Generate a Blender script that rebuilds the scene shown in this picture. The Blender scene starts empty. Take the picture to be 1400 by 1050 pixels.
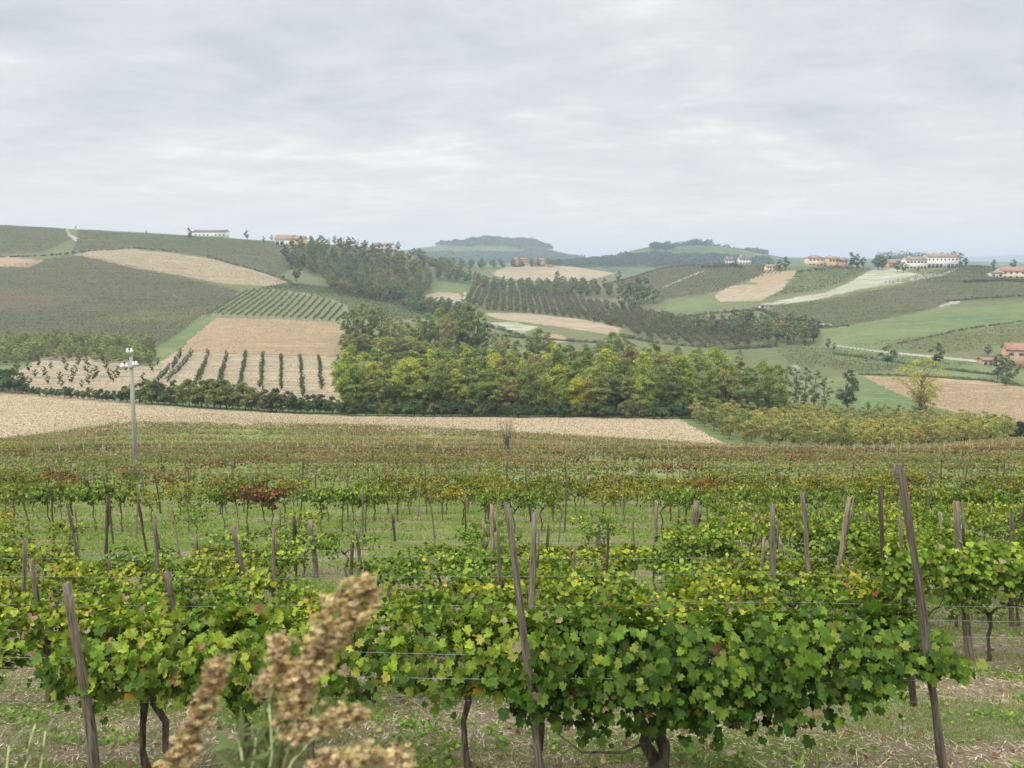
import bpy, math
import numpy as np
R = math.radians
S = bpy.context.scene
C = S.collection

# ------------------------------------------------------------------ camera
CZ = 60.0
F = 1400 * 26 / 36.0                    # focal length in photo pixels
TH = math.atan(160 / F)                 # pitch down; true horizon at photo row 365
cd = bpy.data.cameras.new("camera"); cam = bpy.data.objects.new("camera", cd); C.objects.link(cam)
cam.location = (0, 0, CZ); cam.rotation_euler = (math.pi / 2 - TH, 0, 0)
cd.lens = 26; cd.sensor_width = 36; cd.clip_start = .05; cd.clip_end = 60000
cd.dof.use_dof = True; cd.dof.focus_distance = 9; cd.dof.aperture_fstop = 4.6
S.camera = cam
S.view_settings.view_transform = 'Standard'; S.view_settings.look = 'None'
S.view_settings.exposure = 0.12; S.view_settings.gamma = 1
S.render.resolution_x = 1024; S.render.resolution_y = 768
S.cycles.max_bounces = 6; S.cycles.diffuse_bounces = 4; S.cycles.transmission_bounces = 4
S.cycles.volume_bounces = 0; S.cycles.transparent_max_bounces = 8

# ------------------------------------------------------------------ world: overcast sky
SUN_EL, SUN_AZ = R(48), R(-60)
w = bpy.data.worlds.new("World"); S.world = w; w.use_nodes = True
nt = w.node_tree; nt.nodes.clear()
def N(t, **k):
    n = nt.nodes.new(t)
    for a, b in k.items():
        if a == 'inp':
            for i, v in b.items():
                if isinstance(v, bpy.types.NodeSocket): nt.links.new(v, n.inputs[i])
                else: n.inputs[i].default_value = v
        else: setattr(n, a, b)
    return n
def M(op, a, b=0.0, c=0.0, clamp=False):
    return N('ShaderNodeMath', operation=op, use_clamp=clamp, inp={0: a, 1: b, 2: c}).outputs[0]
def MIX(f, a, b, bt='MIX'):
    return N('ShaderNodeMix', data_type='RGBA', blend_type=bt, inp={0: f, 6: a, 7: b}).outputs[2]
def NOISE(vec, scale, detail=4, rough=.55, dist=0.0):
    return N('ShaderNodeTexNoise', inp={'Vector': vec, 'Scale': scale, 'Detail': detail, 'Roughness': rough, 'Distortion': dist}).outputs[0]
def RAMP(f, stops):
    r = N('ShaderNodeValToRGB', inp={0: f}); e = r.color_ramp.elements
    while len(e) < len(stops): e.new(.5)
    for i, (p, c) in enumerate(stops):
        e[i].position = p; e[i].color = (c[0], c[1], c[2], 1) if hasattr(c, '__len__') else (c, c, c, 1)
    return r.outputs[0]
def MR(v, a, b, c, d, smooth=False):
    return N('ShaderNodeMapRange', interpolation_type='SMOOTHSTEP' if smooth else 'LINEAR', inp={0: v, 1: a, 2: b, 3: c, 4: d}).outputs[0]
tc = N('ShaderNodeTexCoord').outputs['Generated']
sp = N('ShaderNodeSeparateXYZ', inp={0: tc})
zz = M('ADD', M('MAXIMUM', sp.outputs[2], 0.0), .10)
uv = N('ShaderNodeCombineXYZ', inp={0: M('DIVIDE', sp.outputs[0], zz), 1: M('DIVIDE', sp.outputs[1], zz), 2: 3.7}).outputs[0]
mp = N('ShaderNodeMapping', inp={0: uv, 2: (0, 0, R(28)), 3: (.75, 1.0, 1)}).outputs[0]
n1 = NOISE(mp, .62, 6, .58, .5)
n2 = NOISE(mp, 1.9, 6, .6, .5)
n3 = NOISE(mp, 5.5, 4, .6, .3)
cl = M('ADD', M('ADD', M('MULTIPLY', n1, .52), M('MULTIPLY', n2, .34)), M('MULTIPLY', n3, .14))
cloud = RAMP(cl, [(.37, (.515, .55, .59)), (.45, (.595, .625, .655)), (.53, (.69, .705, .715)), (.62, (.87, .87, .855))])
hz = MR(sp.outputs[2], .0, .22, 1, 0, True)
col = MIX(M('MULTIPLY', hz, .75), cloud, (.84, .815, .77, 1))
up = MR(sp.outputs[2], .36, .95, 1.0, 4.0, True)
sky = N('ShaderNodeTexSky', sky_type='NISHITA', sun_disc=False, sun_elevation=SUN_EL, sun_rotation=SUN_AZ, air_density=1, dust_density=3)
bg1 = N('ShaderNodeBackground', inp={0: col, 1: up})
bg2 = N('ShaderNodeBackground', inp={0: sky.outputs[0], 1: .006})
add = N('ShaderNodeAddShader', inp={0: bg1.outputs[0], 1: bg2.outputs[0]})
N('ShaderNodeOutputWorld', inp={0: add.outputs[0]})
ld = bpy.data.lights.new("sun", 'SUN'); ld.energy = 1.5; ld.angle = R(18); ld.color = (1, .955, .88)
sun = bpy.data.objects.new("sun", ld); C.objects.link(sun)
sun.rotation_euler = (R(90) - SUN_EL, 0, R(-50))

# ------------------------------------------------------------------ materials
def newmat(name):
    global nt
    m = bpy.data.materials.new(name); m.use_nodes = True; nt = m.node_tree; nt.nodes.clear(); return m
def finish(colr, rough=.9, bump=None, bstr=.3, bdist=.05, transl=0.0, spec=.2):
    p = N('ShaderNodeBsdfPrincipled', inp={'Base Color': colr, 'Roughness': rough, 'Specular IOR Level': spec})
    if bump is not None:
        b = N('ShaderNodeBump', inp={'Strength': bstr, 'Distance': bdist, 'Height': bump})
        nt.links.new(b.outputs[0], p.inputs['Normal'])
    out = p.outputs[0]
    if transl > 0:
        t = N('ShaderNodeBsdfTranslucent', inp={0: colr})
        out = N('ShaderNodeMixShader', inp={0: transl, 1: p.outputs[0], 2: t.outputs[0]}).outputs[0]
    N('ShaderNodeOutputMaterial', inp={0: out})
def pos(): return N('ShaderNodeNewGeometry').outputs['Position']
def mapv(v, rot=0, sc=(1, 1, 1)): return N('ShaderNodeMapping', inp={0: v, 2: (0, 0, rot), 3: sc}).outputs[0]
MAT = {}
def leafmat(name, transl=.35, rough=.55, spec=.35, nsc=26):
    m = newmat(name)
    a = N('ShaderNodeAttribute', attribute_name='tint').outputs[0]
    oc = N('ShaderNodeObjectInfo').outputs['Color']
    nz = M('MULTIPLY_ADD', NOISE(N('ShaderNodeTexCoord').outputs['Object'], nsc, 3, .6), .9, .55)
    cc = MIX(1.0, MIX(1.0, a, oc, 'MULTIPLY'), N('ShaderNodeCombineXYZ', inp={0: nz, 1: nz, 2: M('MULTIPLY', nz, nz)}).outputs[0], 'MULTIPLY')
    finish(cc, rough, transl=transl, spec=spec)
    MAT[name] = m; return m
leafmat('leaf', .35, .6, .2); leafmat('leaf_far', .45, .9, .1, .5); leafmat('grass_blade', .3, .9, .1)
leafmat('dry', .3, .95, .05)
def fieldmat(name, c1, c2, c3, rot=0, fur=(.08, 1), scale=1.0, bd=.12, patch=.02, bstr=.6):
    m = newmat(name); p = pos()
    big = NOISE(mapv(p, rot, (.35, 1, 1)), patch, 4, .6)
    med = NOISE(mapv(p, rot, (fur[0], fur[1], 1)), 1.1 * scale, 3, .6)
    fine = NOISE(p, 3.5 * scale, 4, .7)
    cc = MIX(RAMP(big, [(.35, 0.0), (.65, 1.0)]), c1, c2)
    cc = MIX(RAMP(med, [(.45, 0.0), (.66, .85)]), cc, c3)
    f2 = M('MULTIPLY_ADD', M('ADD', M('MULTIPLY', fine, .6), M('MULTIPLY', NOISE(mapv(p, rot, (.5, 1, 1)), .45 * scale, 3, .8), .4)), 2.2, -.12)
    g = N('ShaderNodeCombineXYZ', inp={0: f2, 1: f2, 2: f2}).outputs[0]
    finish(MIX(1.0, cc, g, 'MULTIPLY'), .95, bump=M('ADD', fine, med), bstr=bstr, bdist=bd, spec=.1)
    MAT[name] = m
def c4(*c): return (c[0], c[1], c[2], 1)
fieldmat('tilled', c4(.40, .32, .20), c4(.44, .36, .23), c4(.32, .26, .16), 0, (.15, 1), .8)
fieldmat('tilled_pink', c4(.31, .22, .135), c4(.26, .20, .11), c4(.36, .26, .165), R(4), (.05, 1), .6)
fieldmat('tilled_pale', c4(.36, .295, .20), c4(.30, .24, .15), c4(.22, .18, .11), R(60), (.06, 1), .35)
fieldmat('pale_rows', c4(.42, .39, .30), c4(.28, .28, .18), c4(.12, .15, .07), R(28), (.10, 1), .35, patch=.035)
fieldmat('meadow', c4(.09, .14, .05), c4(.14, .175, .065), c4(.17, .17, .08), R(15), (.03, 1), .45, patch=.03)
fieldmat('dull_meadow', c4(.095, .12, .045), c4(.13, .14, .06), c4(.17, .155, .085), R(10), (.02, 1), .5, patch=.02)
fieldmat('vine_soil', c4(.075, .09, .035), c4(.095, .095, .05), c4(.14, .12, .07), R(-4), (.02, 1), .35, patch=.03)
fieldmat('vine_pale', c4(.19, .20, .10), c4(.16, .18, .08), c4(.23, .21, .13), R(60), (.1, 1), .6, patch=.03)
fieldmat('scrub', c4(.045, .07, .03), c4(.07, .09, .035), c4(.10, .11, .05), 0, (.6, 1), 1.5, patch=.05)
fieldmat('gravel', c4(.36, .345, .29), c4(.31, .29, .24), c4(.24, .23, .16), 0, (1, 1), 2)
fieldmat('far_hill', c4(.07, .12, .05), c4(.10, .14, .055), c4(.045, .08, .035), 0, (1, 1), .02, patch=.004, bd=2)
# near vineyard ground: grass, straw and pale dry earth
m = newmat('near_ground'); p = pos()
a = NOISE(mapv(p, 0, (.35, 1, 1)), .9, 5, .62); b = NOISE(p, 3.2, 5, .7); f = NOISE(p, 16, 5, .8); far = NOISE(mapv(p, 0, (.25, 1, 1)), .18, 3, .5)
dist = MR(N('ShaderNodeSeparateXYZ', inp={0: p}).outputs[1], 12, 22, 0, 1, True)
grassc = MIX(f, c4(.09, .15, .022), c4(.235, .31, .06))
straw = MIX(f, c4(.13, .10, .06), c4(.46, .38, .26))
k = M('ADD', M('MULTIPLY', a, .65), M('MULTIPLY', b, .35))
kk = M('ADD', k, M('MULTIPLY', dist, -.07))
cc = MIX(RAMP(kk, [(.42, 0.0), (.51, 1.0)]), grassc, straw)
cc = MIX(RAMP(M('ADD', b, M('MULTIPLY', dist, -.2)), [(.57, 0.0), (.66, .9)]), cc, c4(.56, .50, .39))
finish(cc, .95, bump=M('ADD', b, f), bstr=1.0, bdist=.09, spec=.1); MAT['near_ground'] = m
def woodmat(name, c1, c2, c3, sc=1):
    m = newmat(name)
    o = N('ShaderNodeTexCoord').outputs['Object']
    s = NOISE(N('ShaderNodeMapping', inp={0: o, 3: (1, 1, .06)}).outputs[0], 55 * sc, 5, .65)
    s2 = NOISE(N('ShaderNodeMapping', inp={0: o, 3: (1, 1, .3)}).outputs[0], 9 * sc, 4, .6)
    r = N('ShaderNodeObjectInfo').outputs['Random']
    cc = MIX(RAMP(s, [(.38, 0.0), (.62, 1.0)]), c1, c2)
    cc = MIX(RAMP(s2, [(.5, 0.0), (.7, .7)]), cc, c3)
    v = M('MULTIPLY_ADD', r, .5, .75)
    cc = MIX(1.0, cc, N('ShaderNodeCombineXYZ', inp={0: v, 1: v, 2: v}).outputs[0], 'MULTIPLY')
    oc = N('ShaderNodeObjectInfo').outputs['Color']
    finish(MIX(1.0, cc, oc, 'MULTIPLY'), .9, bump=s, bstr=.9, bdist=.012, spec=.15); MAT[name] = m
woodmat('post_wood', c4(.075, .06, .045), c4(.27, .23, .18), c4(.15, .11, .07))
woodmat('bark', c4(.055, .043, .033), c4(.21, .17, .125), c4(.12, .10, .07), .6)
woodmat('bark_pale', c4(.14, .12, .09), c4(.30, .27, .22), c4(.2, .19, .14), .3)
def plain(name, c, rough=.8, var=.25, sc=1.5, metal=0, spec=.3):
    m = newmat(name); n = NOISE(pos(), sc, 4, .6)
    v = M('MULTIPLY_ADD', n, var * 2, 1 - var)
    finish(MIX(1.0, c, N('ShaderNodeCombineXYZ', inp={0: v, 1: v, 2: v}).outputs[0], 'MULTIPLY'), rough, spec=spec)
    MAT[name] = m
plain('concrete', c4(.36, .345, .31), .9, .3, 2.5)
plain('porcelain', c4(.75, .75, .74), .3, .1)
plain('steel', c4(.42, .43, .43), .45, .15)
plain('wire', c4(.33, .35, .36), .4, .1, spec=.6)
plain('plaster_white', c4(.72, .70, .64), .9, .12, .4)
plain('plaster_cream', c4(.66, .56, .38), .9, .12, .4)
plain('plaster_yellow', c4(.58, .42, .20), .9, .15, .4)
plain('plaster_pink', c4(.46, .27, .22), .9, .15, .4)
plain('stone_ochre', c4(.46, .31, .18), .9, .3, 1.5)
plain('glass_dark', c4(.05, .055, .06), .2, .2)
plain('shutter', c4(.13, .09, .06), .7, .2)
def roofmat(name, c1, c2):
    m = newmat(name); o = N('ShaderNodeTexCoord').outputs['Object']
    wv = N('ShaderNodeTexWave', inp={0: o, 1: 1.2, 2: .6, 3: 2}).outputs[1]
    n = NOISE(o, 1.3, 5, .7)
    finish(MIX(n, MIX(wv, c1, c2), c2), .9, bump=wv, bstr=.5, bdist=.05); MAT[name] = m
roofmat('roof_brown', c4(.20, .125, .09), c4(.32, .22, .16))
roofmat('roof_red', c4(.25, .11, .075), c4(.36, .20, .145))
roofmat('roof_grey', c4(.13, .12, .12), c4(.2, .18, .17))

# ------------------------------------------------------------------ projection and terrain
def proj(X, Y, Z):
    h = CZ - Z; dep = Y * math.cos(TH) + h * math.sin(TH)
    dep = np.where(dep < .05, .05, dep)
    return 700 + F * X / dep, 525 + F * (h * math.cos(TH) - Y * math.sin(TH)) / dep
def hr(y): return math.tan(TH + math.atan((y - 525) / F))     # drop below the eye per metre
def unp(px, py, D):
    h = D * hr(py); dep = D * math.cos(TH) + h * math.sin(TH)
    return (px - 700) / F * dep, D, CZ - h
NEAR = {-30: 1.7, -2: 1.7, .4: 1.75, 1.5: 2.35, 3.2: 3.1, 5.2: 3.93, 7.7: 4.82, 10.2: 5.75, 12.7: 6.5, 15.2: 7.15, 20: 8.3, 30: 10.6, 40: 12.7, 50: 14.72, 65: 17.9, 80: 21.0}
FAR = {
 100: [(-300, 620), (0, 617), (200, 611), (600, 613), (900, 619), (1100, 625), (1250, 625), (1400, 614), (1700, 600)],
 130: [(-300, 620), (0, 603), (190, 583), (500, 587), (700, 597), (1000, 612), (1150, 618), (1250, 617), (1400, 607), (1700, 595)],
 180: [(-300, 562), (0, 565), (200, 562), (400, 567), (700, 571), (960, 573), (1080, 592), (1200, 600), (1400, 600), (1700, 590)],
 240: [(-300, 526), (0, 530), (200, 535), (400, 540), (600, 548), (900, 550), (1050, 560), (1200, 568), (1400, 572), (1700, 570)],
 300: [(-300, 500), (0, 500), (300, 500), (470, 503), (600, 508), (800, 525), (1000, 530), (1100, 530), (1200, 522), (1400, 528), (1700, 520)],
 360: [(-300, 470), (0, 470), (300, 463), (470, 464), (600, 478), (750, 500), (1000, 505), (1100, 498), (1200, 494), (1300, 495), (1400, 499), (1700, 495)],
 430: [(-300, 440), (0, 440), (200, 438), (300, 432), (470, 440), (600, 455), (700, 474), (850, 480), (1000, 478), (1100, 466), (1200, 462), (1400, 458), (1700, 455)],
 520: [(-300, 400), (0, 402), (200, 405), (300, 400), (400, 398), (500, 415), (600, 434), (700, 443), (850, 452), (950, 448), (1000, 440), (1100, 425), (1200, 418), (1400, 412), (1700, 410)],
 620: [(-300, 362), (0, 364), (150, 362), (300, 374), (400, 382), (500, 398), (600, 416), (700, 424), (850, 434), (950, 420), (1000, 412), (1100, 393), (1200, 382), (1300, 374), (1400, 380), (1700, 372)],
 700: [(-300, 330), (0, 332), (150, 340), (300, 352), (400, 362), (500, 378), (600, 400), (700, 410), (800, 414), (900, 396), (1000, 381), (1050, 370), (1100, 363), (1200, 367), (1250, 366), (1300, 365), (1400, 368), (1700, 365)],
 800: [(-300, 305), (0, 308), (90, 312), (200, 319), (300, 324), (400, 331), (480, 336), (560, 345), (600, 372), (700, 397), (800, 394), (870, 378), (900, 368), (1000, 361), (1060, 361), (1100, 366), (1200, 374), (1300, 372), (1400, 376), (1700, 370)],
 950: [(-300, 318), (0, 320), (200, 332), (400, 346), (500, 352), (600, 368), (700, 382), (800, 386), (870, 388), (900, 382), (1000, 376), (1400, 380), (1700, 378)],
 1120: [(-300, 330), (0, 335), (300, 345), (500, 356), (600, 362), (680, 365), (760, 363), (830, 372), (900, 378), (1400, 380), (1700, 380)],
 1350: [(-300, 345), (400, 352), (600, 364), (700, 370), (850, 376), (1400, 378), (1700, 378)],
 1900: [(-300, 350), (500, 357), (600, 361), (760, 363), (800, 357), (850, 346), (890, 337), (960, 336), (1010, 342), (1060, 351), (1100, 357), (1200, 361), (1400, 363), (1700, 363)],
 2300: [(-300, 355), (500, 360), (700, 364), (800, 362), (900, 352), (1000, 352), (1100, 360), (1700, 366)],
 2800: [(-300, 352), (480, 350), (570, 340), (620, 333), (680, 327), (720, 332), (790, 351), (900, 356), (1050, 352), (1200, 354), (1300, 357), (1700, 362)],
 4200: [(-300, 368), (1700, 368)],
 9000: [(-300, 355), (600, 358), (1100, 357), (1300, 352), (1400, 349), (1700, 353)],
 16000: [(-300, 366), (1700, 366)],
}
PG = np.arange(-900, 2305, 5.0)
KD = sorted(list(NEAR) + list(FAR)); KD = np.array(KD, float)
def pchip_slopes(x, y):
    h = np.diff(x); d = np.diff(y, axis=0) / h.reshape((-1,) + (1,) * (y.ndim - 1)); m = np.zeros_like(y)
    hh = h.reshape((-1,) + (1,) * (y.ndim - 1))
    w1 = 2 * hh[1:] + hh[:-1]; w2 = hh[1:] + 2 * hh[:-1]
    with np.errstate(divide='ignore', invalid='ignore'):
        mm = (w1 + w2) / (w1 / d[:-1] + w2 / d[1:])
    m[1:-1] = np.where(d[:-1] * d[1:] > 0, mm, 0); m[0] = d[0]; m[-1] = d[-1]
    return m
def pchip1(xk, yk, x):
    xk = np.array(xk, float); yk = np.array(yk, float); m = pchip_slopes(xk, yk)
    x = np.clip(x, xk[0], xk[-1]); i = np.clip(np.searchsorted(xk, x) - 1, 0, len(xk) - 2)
    h = xk[i + 1] - xk[i]; t = (x - xk[i]) / h
    return (2*t**3-3*t**2+1)*yk[i] + (t**3-2*t**2+t)*h*m[i] + (-2*t**3+3*t**2)*yk[i+1] + (t**3-t**2)*h*m[i+1]
ZT = np.zeros((len(KD), len(PG)))
for i, D in enumerate(KD):
    D_ = D
    if D in NEAR: ZT[i] = CZ - NEAR[D]
    else:
        pts = FAR[int(D)]
        yy = pchip1([q[0] for q in pts], [q[1] for q in pts], PG)
        yy = np.convolve(np.pad(yy, 4, mode='edge'), np.hanning(11)[1:-1] / np.hanning(11).sum(), 'valid')
        ZT[i] = CZ - D * np.tan(TH + np.arctan((yy - 525) / F))
MT = pchip_slopes(KD, ZT)
_r = np.random.RandomState(5)
_W = [(_r.uniform(-1, 1), _r.uniform(-1, 1), _r.uniform(0, 6.3)) for _ in range(24)]
def wob(X, Y, L):
    s = 0
    for a, b, c in _W[:10]: s = s + np.sin((a * X + b * Y) * 6.28 / L + c)
    return s / 5
def ground(X, Y):
    X = np.asarray(X, float); Y = np.asarray(Y, float)
    px = 700 + F * X / np.maximum(Y, 20.)
    px = np.clip(px, PG[0], PG[-1] - .01)
    j = ((px - PG[0]) / 5).astype(int); f = (px - PG[0]) / 5 - j
    y = np.clip(Y, KD[0], KD[-1]); i = np.clip(np.searchsorted(KD, y) - 1, 0, len(KD) - 2)
    h = KD[i + 1] - KD[i]; t = (y - KD[i]) / h
    g = lambda T, k: T[k, j] * (1 - f) + T[k, j + 1] * f
    z = (2*t**3-3*t**2+1)*g(ZT, i) + (t**3-2*t**2+t)*h*g(MT, i) + (-2*t**3+3*t**2)*g(ZT, i+1) + (t**3-t**2)*h*g(MT, i+1)
    nearf = np.clip((140 - Y) / 60, 0, 1)
    z = z + nearf * (.035 * wob(X, Y, 1.7) + .06 * wob(X + 9, Y, 6)) + (1 - nearf) * np.clip(Y / 400, 0, 1) * .35 * wob(X, Y, 45)
    return z
def gpt(px, D):
    """ground point seen in photo column px at depth D"""
    X = (px - 700) / F * D
    for _ in range(4):
        z = float(ground(X, D)); X = (px - 700) / F * (D * math.cos(TH) + (CZ - z) * math.sin(TH))
    return X, D, float(ground(X, D))
def hit(px, py, dmin=1.5, dmax=130):
    Ds = np.exp(np.linspace(math.log(dmin), math.log(dmax), 600)); r = hr(py)
    X = (px - 700) / F * Ds * (math.cos(TH) + r * math.sin(TH)); z = CZ - Ds * r
    g = ground(X, Ds); k = np.nonzero(g > z)[0]
    k = k[0] if len(k) else len(Ds) - 1
    return float(X[k]), float(Ds[k]), float(g[k])
def inpoly(poly, x, y):
    x = np.asarray(x); y = np.asarray(y); c = np.zeros(x.shape, bool); n = len(poly)
    for i in range(n):
        x1, y1 = poly[i]; x2, y2 = poly[(i + 1) % n]
        if y1 == y2: continue
        k = ((y1 > y) != (y2 > y)) & (x < (x2 - x1) * (y - y1) / (y2 - y1) + x1)
        c ^= k
    return c

# ------------------------------------------------------------------ mesh helpers
def make_mesh(name, V, polys, mats, tint=None, matidx=None, smooth=False):
    V = np.asarray(V, np.float32).reshape(-1, 3)
    me = bpy.data.meshes.new(name)
    polys = [np.asarray(p, np.int32) for p in polys if len(p)]
    nl = sum(p.size for p in polys); npol = sum(len(p) for p in polys)
    me.vertices.add(len(V)); me.vertices.foreach_set('co', V.ravel())
    me.loops.add(nl); me.loops.foreach_set('vertex_index', np.concatenate([p.ravel() for p in polys]))
    me.polygons.add(npol)
    tot = np.concatenate([np.full(len(p), p.shape[1], np.int32) for p in polys])
    st = np.concatenate([[0], np.cumsum(tot)[:-1]]).astype(np.int32)
    me.polygons.foreach_set('loop_start', st)
    try: me.polygons.foreach_set('loop_total', tot)
    except Exception: pass
    for mm in mats: me.materials.append(MAT[mm] if isinstance(mm, str) else mm)
    if matidx is not None: me.polygons.foreach_set('material_index', np.asarray(matidx, np.int32))
    me.update(calc_edges=True); me.validate()
    if smooth: me.polygons.foreach_set('use_smooth', np.ones(len(me.polygons), bool))
    if tint is not None:
        t = np.ones((len(V), 4), np.float32); t[:, :3] = tint
        at = me.attributes.new('tint', 'FLOAT_COLOR', 'POINT'); at.data.foreach_set('color', t.ravel())
    return me
def obj(name, me, parent=None, loc=None):
    o = bpy.data.objects.new(name, me); C.objects.link(o)
    if parent is not None: o.parent = parent
    if loc is not None: o.location = loc
    return o
def tag(o, label=None, cat=None, group=None, kind=None):
    if label: o['label'] = label
    if cat: o['category'] = cat
    if group: o['group'] = group
    if kind: o['kind'] = kind
    return o
class MB:
    def __init__(s): s.V = []; s.P = []; s.M = []; s.T = []; s.n = 0
    def add(s, V, polys, mi=0, tint=(1, 1, 1)):
        V = np.asarray(V, float).reshape(-1, 3)
        t = np.broadcast_to(np.asarray(tint, float), (len(V), 3))
        s.V.append(V); s.T.append(t)
        for p in polys:
            p = np.asarray(p, int)
            if len(p): s.P.append(p + s.n); s.M.append(np.full(len(p), mi))
        s.n += len(V); return s
    def mesh(s, name, mats, smooth=False):
        return make_mesh(name, np.concatenate(s.V), s.P, mats, np.concatenate(s.T), np.concatenate(s.M), smooth)
def tube(path, rad, k=7, rs=None, rough=0.0, cap=True):
    P = np.asarray(path, float); n = len(P); rad = np.broadcast_to(rad, (n,))
    T = np.gradient(P, axis=0); T /= np.linalg.norm(T, axis=1)[:, None] + 1e-9
    ref = np.array([0, 0, 1.]) if abs(T[0][2]) < .8 else np.array([1., 0, 0])
    V = []
    for i in range(n):
        a = np.cross(T[i], ref); a /= np.linalg.norm(a) + 1e-9; b = np.cross(T[i], a)
        for q in range(k):
            an = 2 * math.pi * q / k; r = rad[i] * (1 + (rs.uniform(-rough, rough) if rs is not None else 0))
            V.append(P[i] + r * (math.cos(an) * a + math.sin(an) * b))
    Q = [[i*k+q, i*k+(q+1) % k, (i+1)*k+(q+1) % k, (i+1)*k+q] for i in range(n-1) for q in range(k)]
    polys = [Q]
    if cap: polys.append([[(n-1)*k+q for q in range(k)], [q for q in range(k)][::-1]])
    return np.array(V), polys
def box(x0, x1, y0, y1, z0, z1):
    V = [(x0,y0,z0),(x1,y0,z0),(x1,y1,z0),(x0,y1,z0),(x0,y0,z1),(x1,y0,z1),(x1,y1,z1),(x0,y1,z1)]
    return V, [[(0,3,2,1),(4,5,6,7),(0,1,5,4),(1,2,6,5),(2,3,7,6),(3,0,4,7)]]
# leaf outlines (x sideways, y towards the tip)
def _outline(rr, lift):
    a = [(t, r) for t, r in rr]; a = a + [(360 - t, r) for t, r in reversed(rr) if 0 < t < 180]
    v = [(r * math.sin(R(t)), r * math.cos(R(t)), 0) for t, r in a]
    return [(x, y, lift * abs(x) - .25 * lift * y * y) for x, y, _ in v]
g_ = _outline([(0, 1.04), (12, .86), (24, .70), (40, .95), (52, .84), (70, .62), (96, .85), (112, .74), (130, .62), (158, .6), (180, .2)], .35)
GRAPE = (np.array([(0, 0, -.04)] + g_) * .62, [[(0, i + 1, (i + 1) % len(g_) + 1) for i in range(len(g_))]])
s_ = _outline([(0, 1.0), (36, .76), (82, .9), (132, .66), (180, .35)], .3)
MIDL = (np.array(s_) * .6, [[(0, 1, 2, 3, 4), (4, 5, 6, 7, 0)]])
QUAD = (np.array([(0, -.5, 0), (.42, .06, .05), (0, .5, 0), (-.38, -.05, .05)]), [[(0, 1, 2, 3)]])
BLADE = (np.array([(-.5, 0, 0), (.5, 0, 0), (.1, 1, .1)]), [[(0, 1, 2)]])
def norm(v): return v / (np.linalg.norm(v, axis=-1, keepdims=True) + 1e-9)
def leaves(mb, P, Nn, T, size, shape, tint, mi=0):
    P = np.asarray(P); n = len(P)
    if n == 0: return
    Nn = norm(np.asarray(Nn)); T = T - (T * Nn).sum(1)[:, None] * Nn; T = norm(T); B = np.cross(T, Nn)
    L, polys = shape; k = len(L); size = np.broadcast_to(size, (n,))[:, None, None]
    V = P[:, None, :] + size * (L[None, :, 0:1] * B[:, None, :] + L[None, :, 1:2] * T[:, None, :] + L[None, :, 2:3] * Nn[:, None, :] * _r.uniform(-.6, 2.2, (n, 1, 1)))
    off = np.arange(n)[:, None, None] * k
    out = [(np.asarray(p)[None] + off).reshape(-1, len(p[0])) for p in polys]
    mb.add(V.reshape(-1, 3), out, mi, np.repeat(np.broadcast_to(tint, (n, 3)), k, axis=0) * _r.uniform(.78, 1.22, (n * k, 1)))
def rdir(rs, n): return norm(rs.normal(size=(n, 3)))
def pick(rs, n, pal):
    """pal: list of (weight, colour, jitter)"""
    w_ = np.array([q[0] for q in pal], float); i = rs.choice(len(pal), n, p=w_ / w_.sum())
    c = np.array([q[1] for q in pal])[i]
    return c * rs.uniform(.75, 1.3, (n, 1)) * rs.uniform(.93, 1.07, (n, 3))
_ones = ['zeroth','first','second','third','fourth','fifth','sixth','seventh','eighth','ninth','tenth','eleventh','twelfth','thirteenth','fourteenth','fifteenth','sixteenth','seventeenth','eighteenth','nineteenth']
_tens = ['','','twenty','thirty','forty','fifty','sixty','seventy','eighty','ninety']
def nth(n):
    if n < 20: return _ones[n]
    if n >= 100: return f"{n}th"
    t, o = divmod(n, 10)
    return (_tens[t][:-1] + 'ieth') if o == 0 else f"{_tens[t]}-{_ones[o]}"
def instance(proto, loc, rz=0, sc=1.0, color=None):
    """copy a thing (and its parts); proto is (root, [children])"""
    root, kids, used = proto['root'], proto['kids'], proto['used']
    if not used: proto['used'] = True; r = root; ks = kids
    else:
        r = root.copy(); C.objects.link(r); ks = []
        for c in kids:
            d = c.copy(); C.objects.link(d); d.parent = r; ks.append(d)
    r.location = loc; r.rotation_euler = (0, 0, rz); r.scale = (sc, sc, sc) if not hasattr(sc, '__len__') else sc
    if color is not None:
        for c in ks + [r]:
            if c.type == 'MESH' and c.get('tinted'): c.color = (*color, 1)
    return r
def proto(name, parts):
    """parts: list of (part name, mesh, takes colour); one entry named as the thing makes a single mesh thing"""
    if len(parts) == 1 and parts[0][0] == name:
        o = obj(name, parts[0][1]); o['tinted'] = parts[0][2]
        return dict(root=o, kids=[], used=False)
    root = obj(name, None); kids = []
    for n_, me, tc_ in parts:
        k_ = obj(n_, me, root); k_['tinted'] = tc_; kids.append(k_)
    return dict(root=root, kids=kids, used=False)

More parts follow.
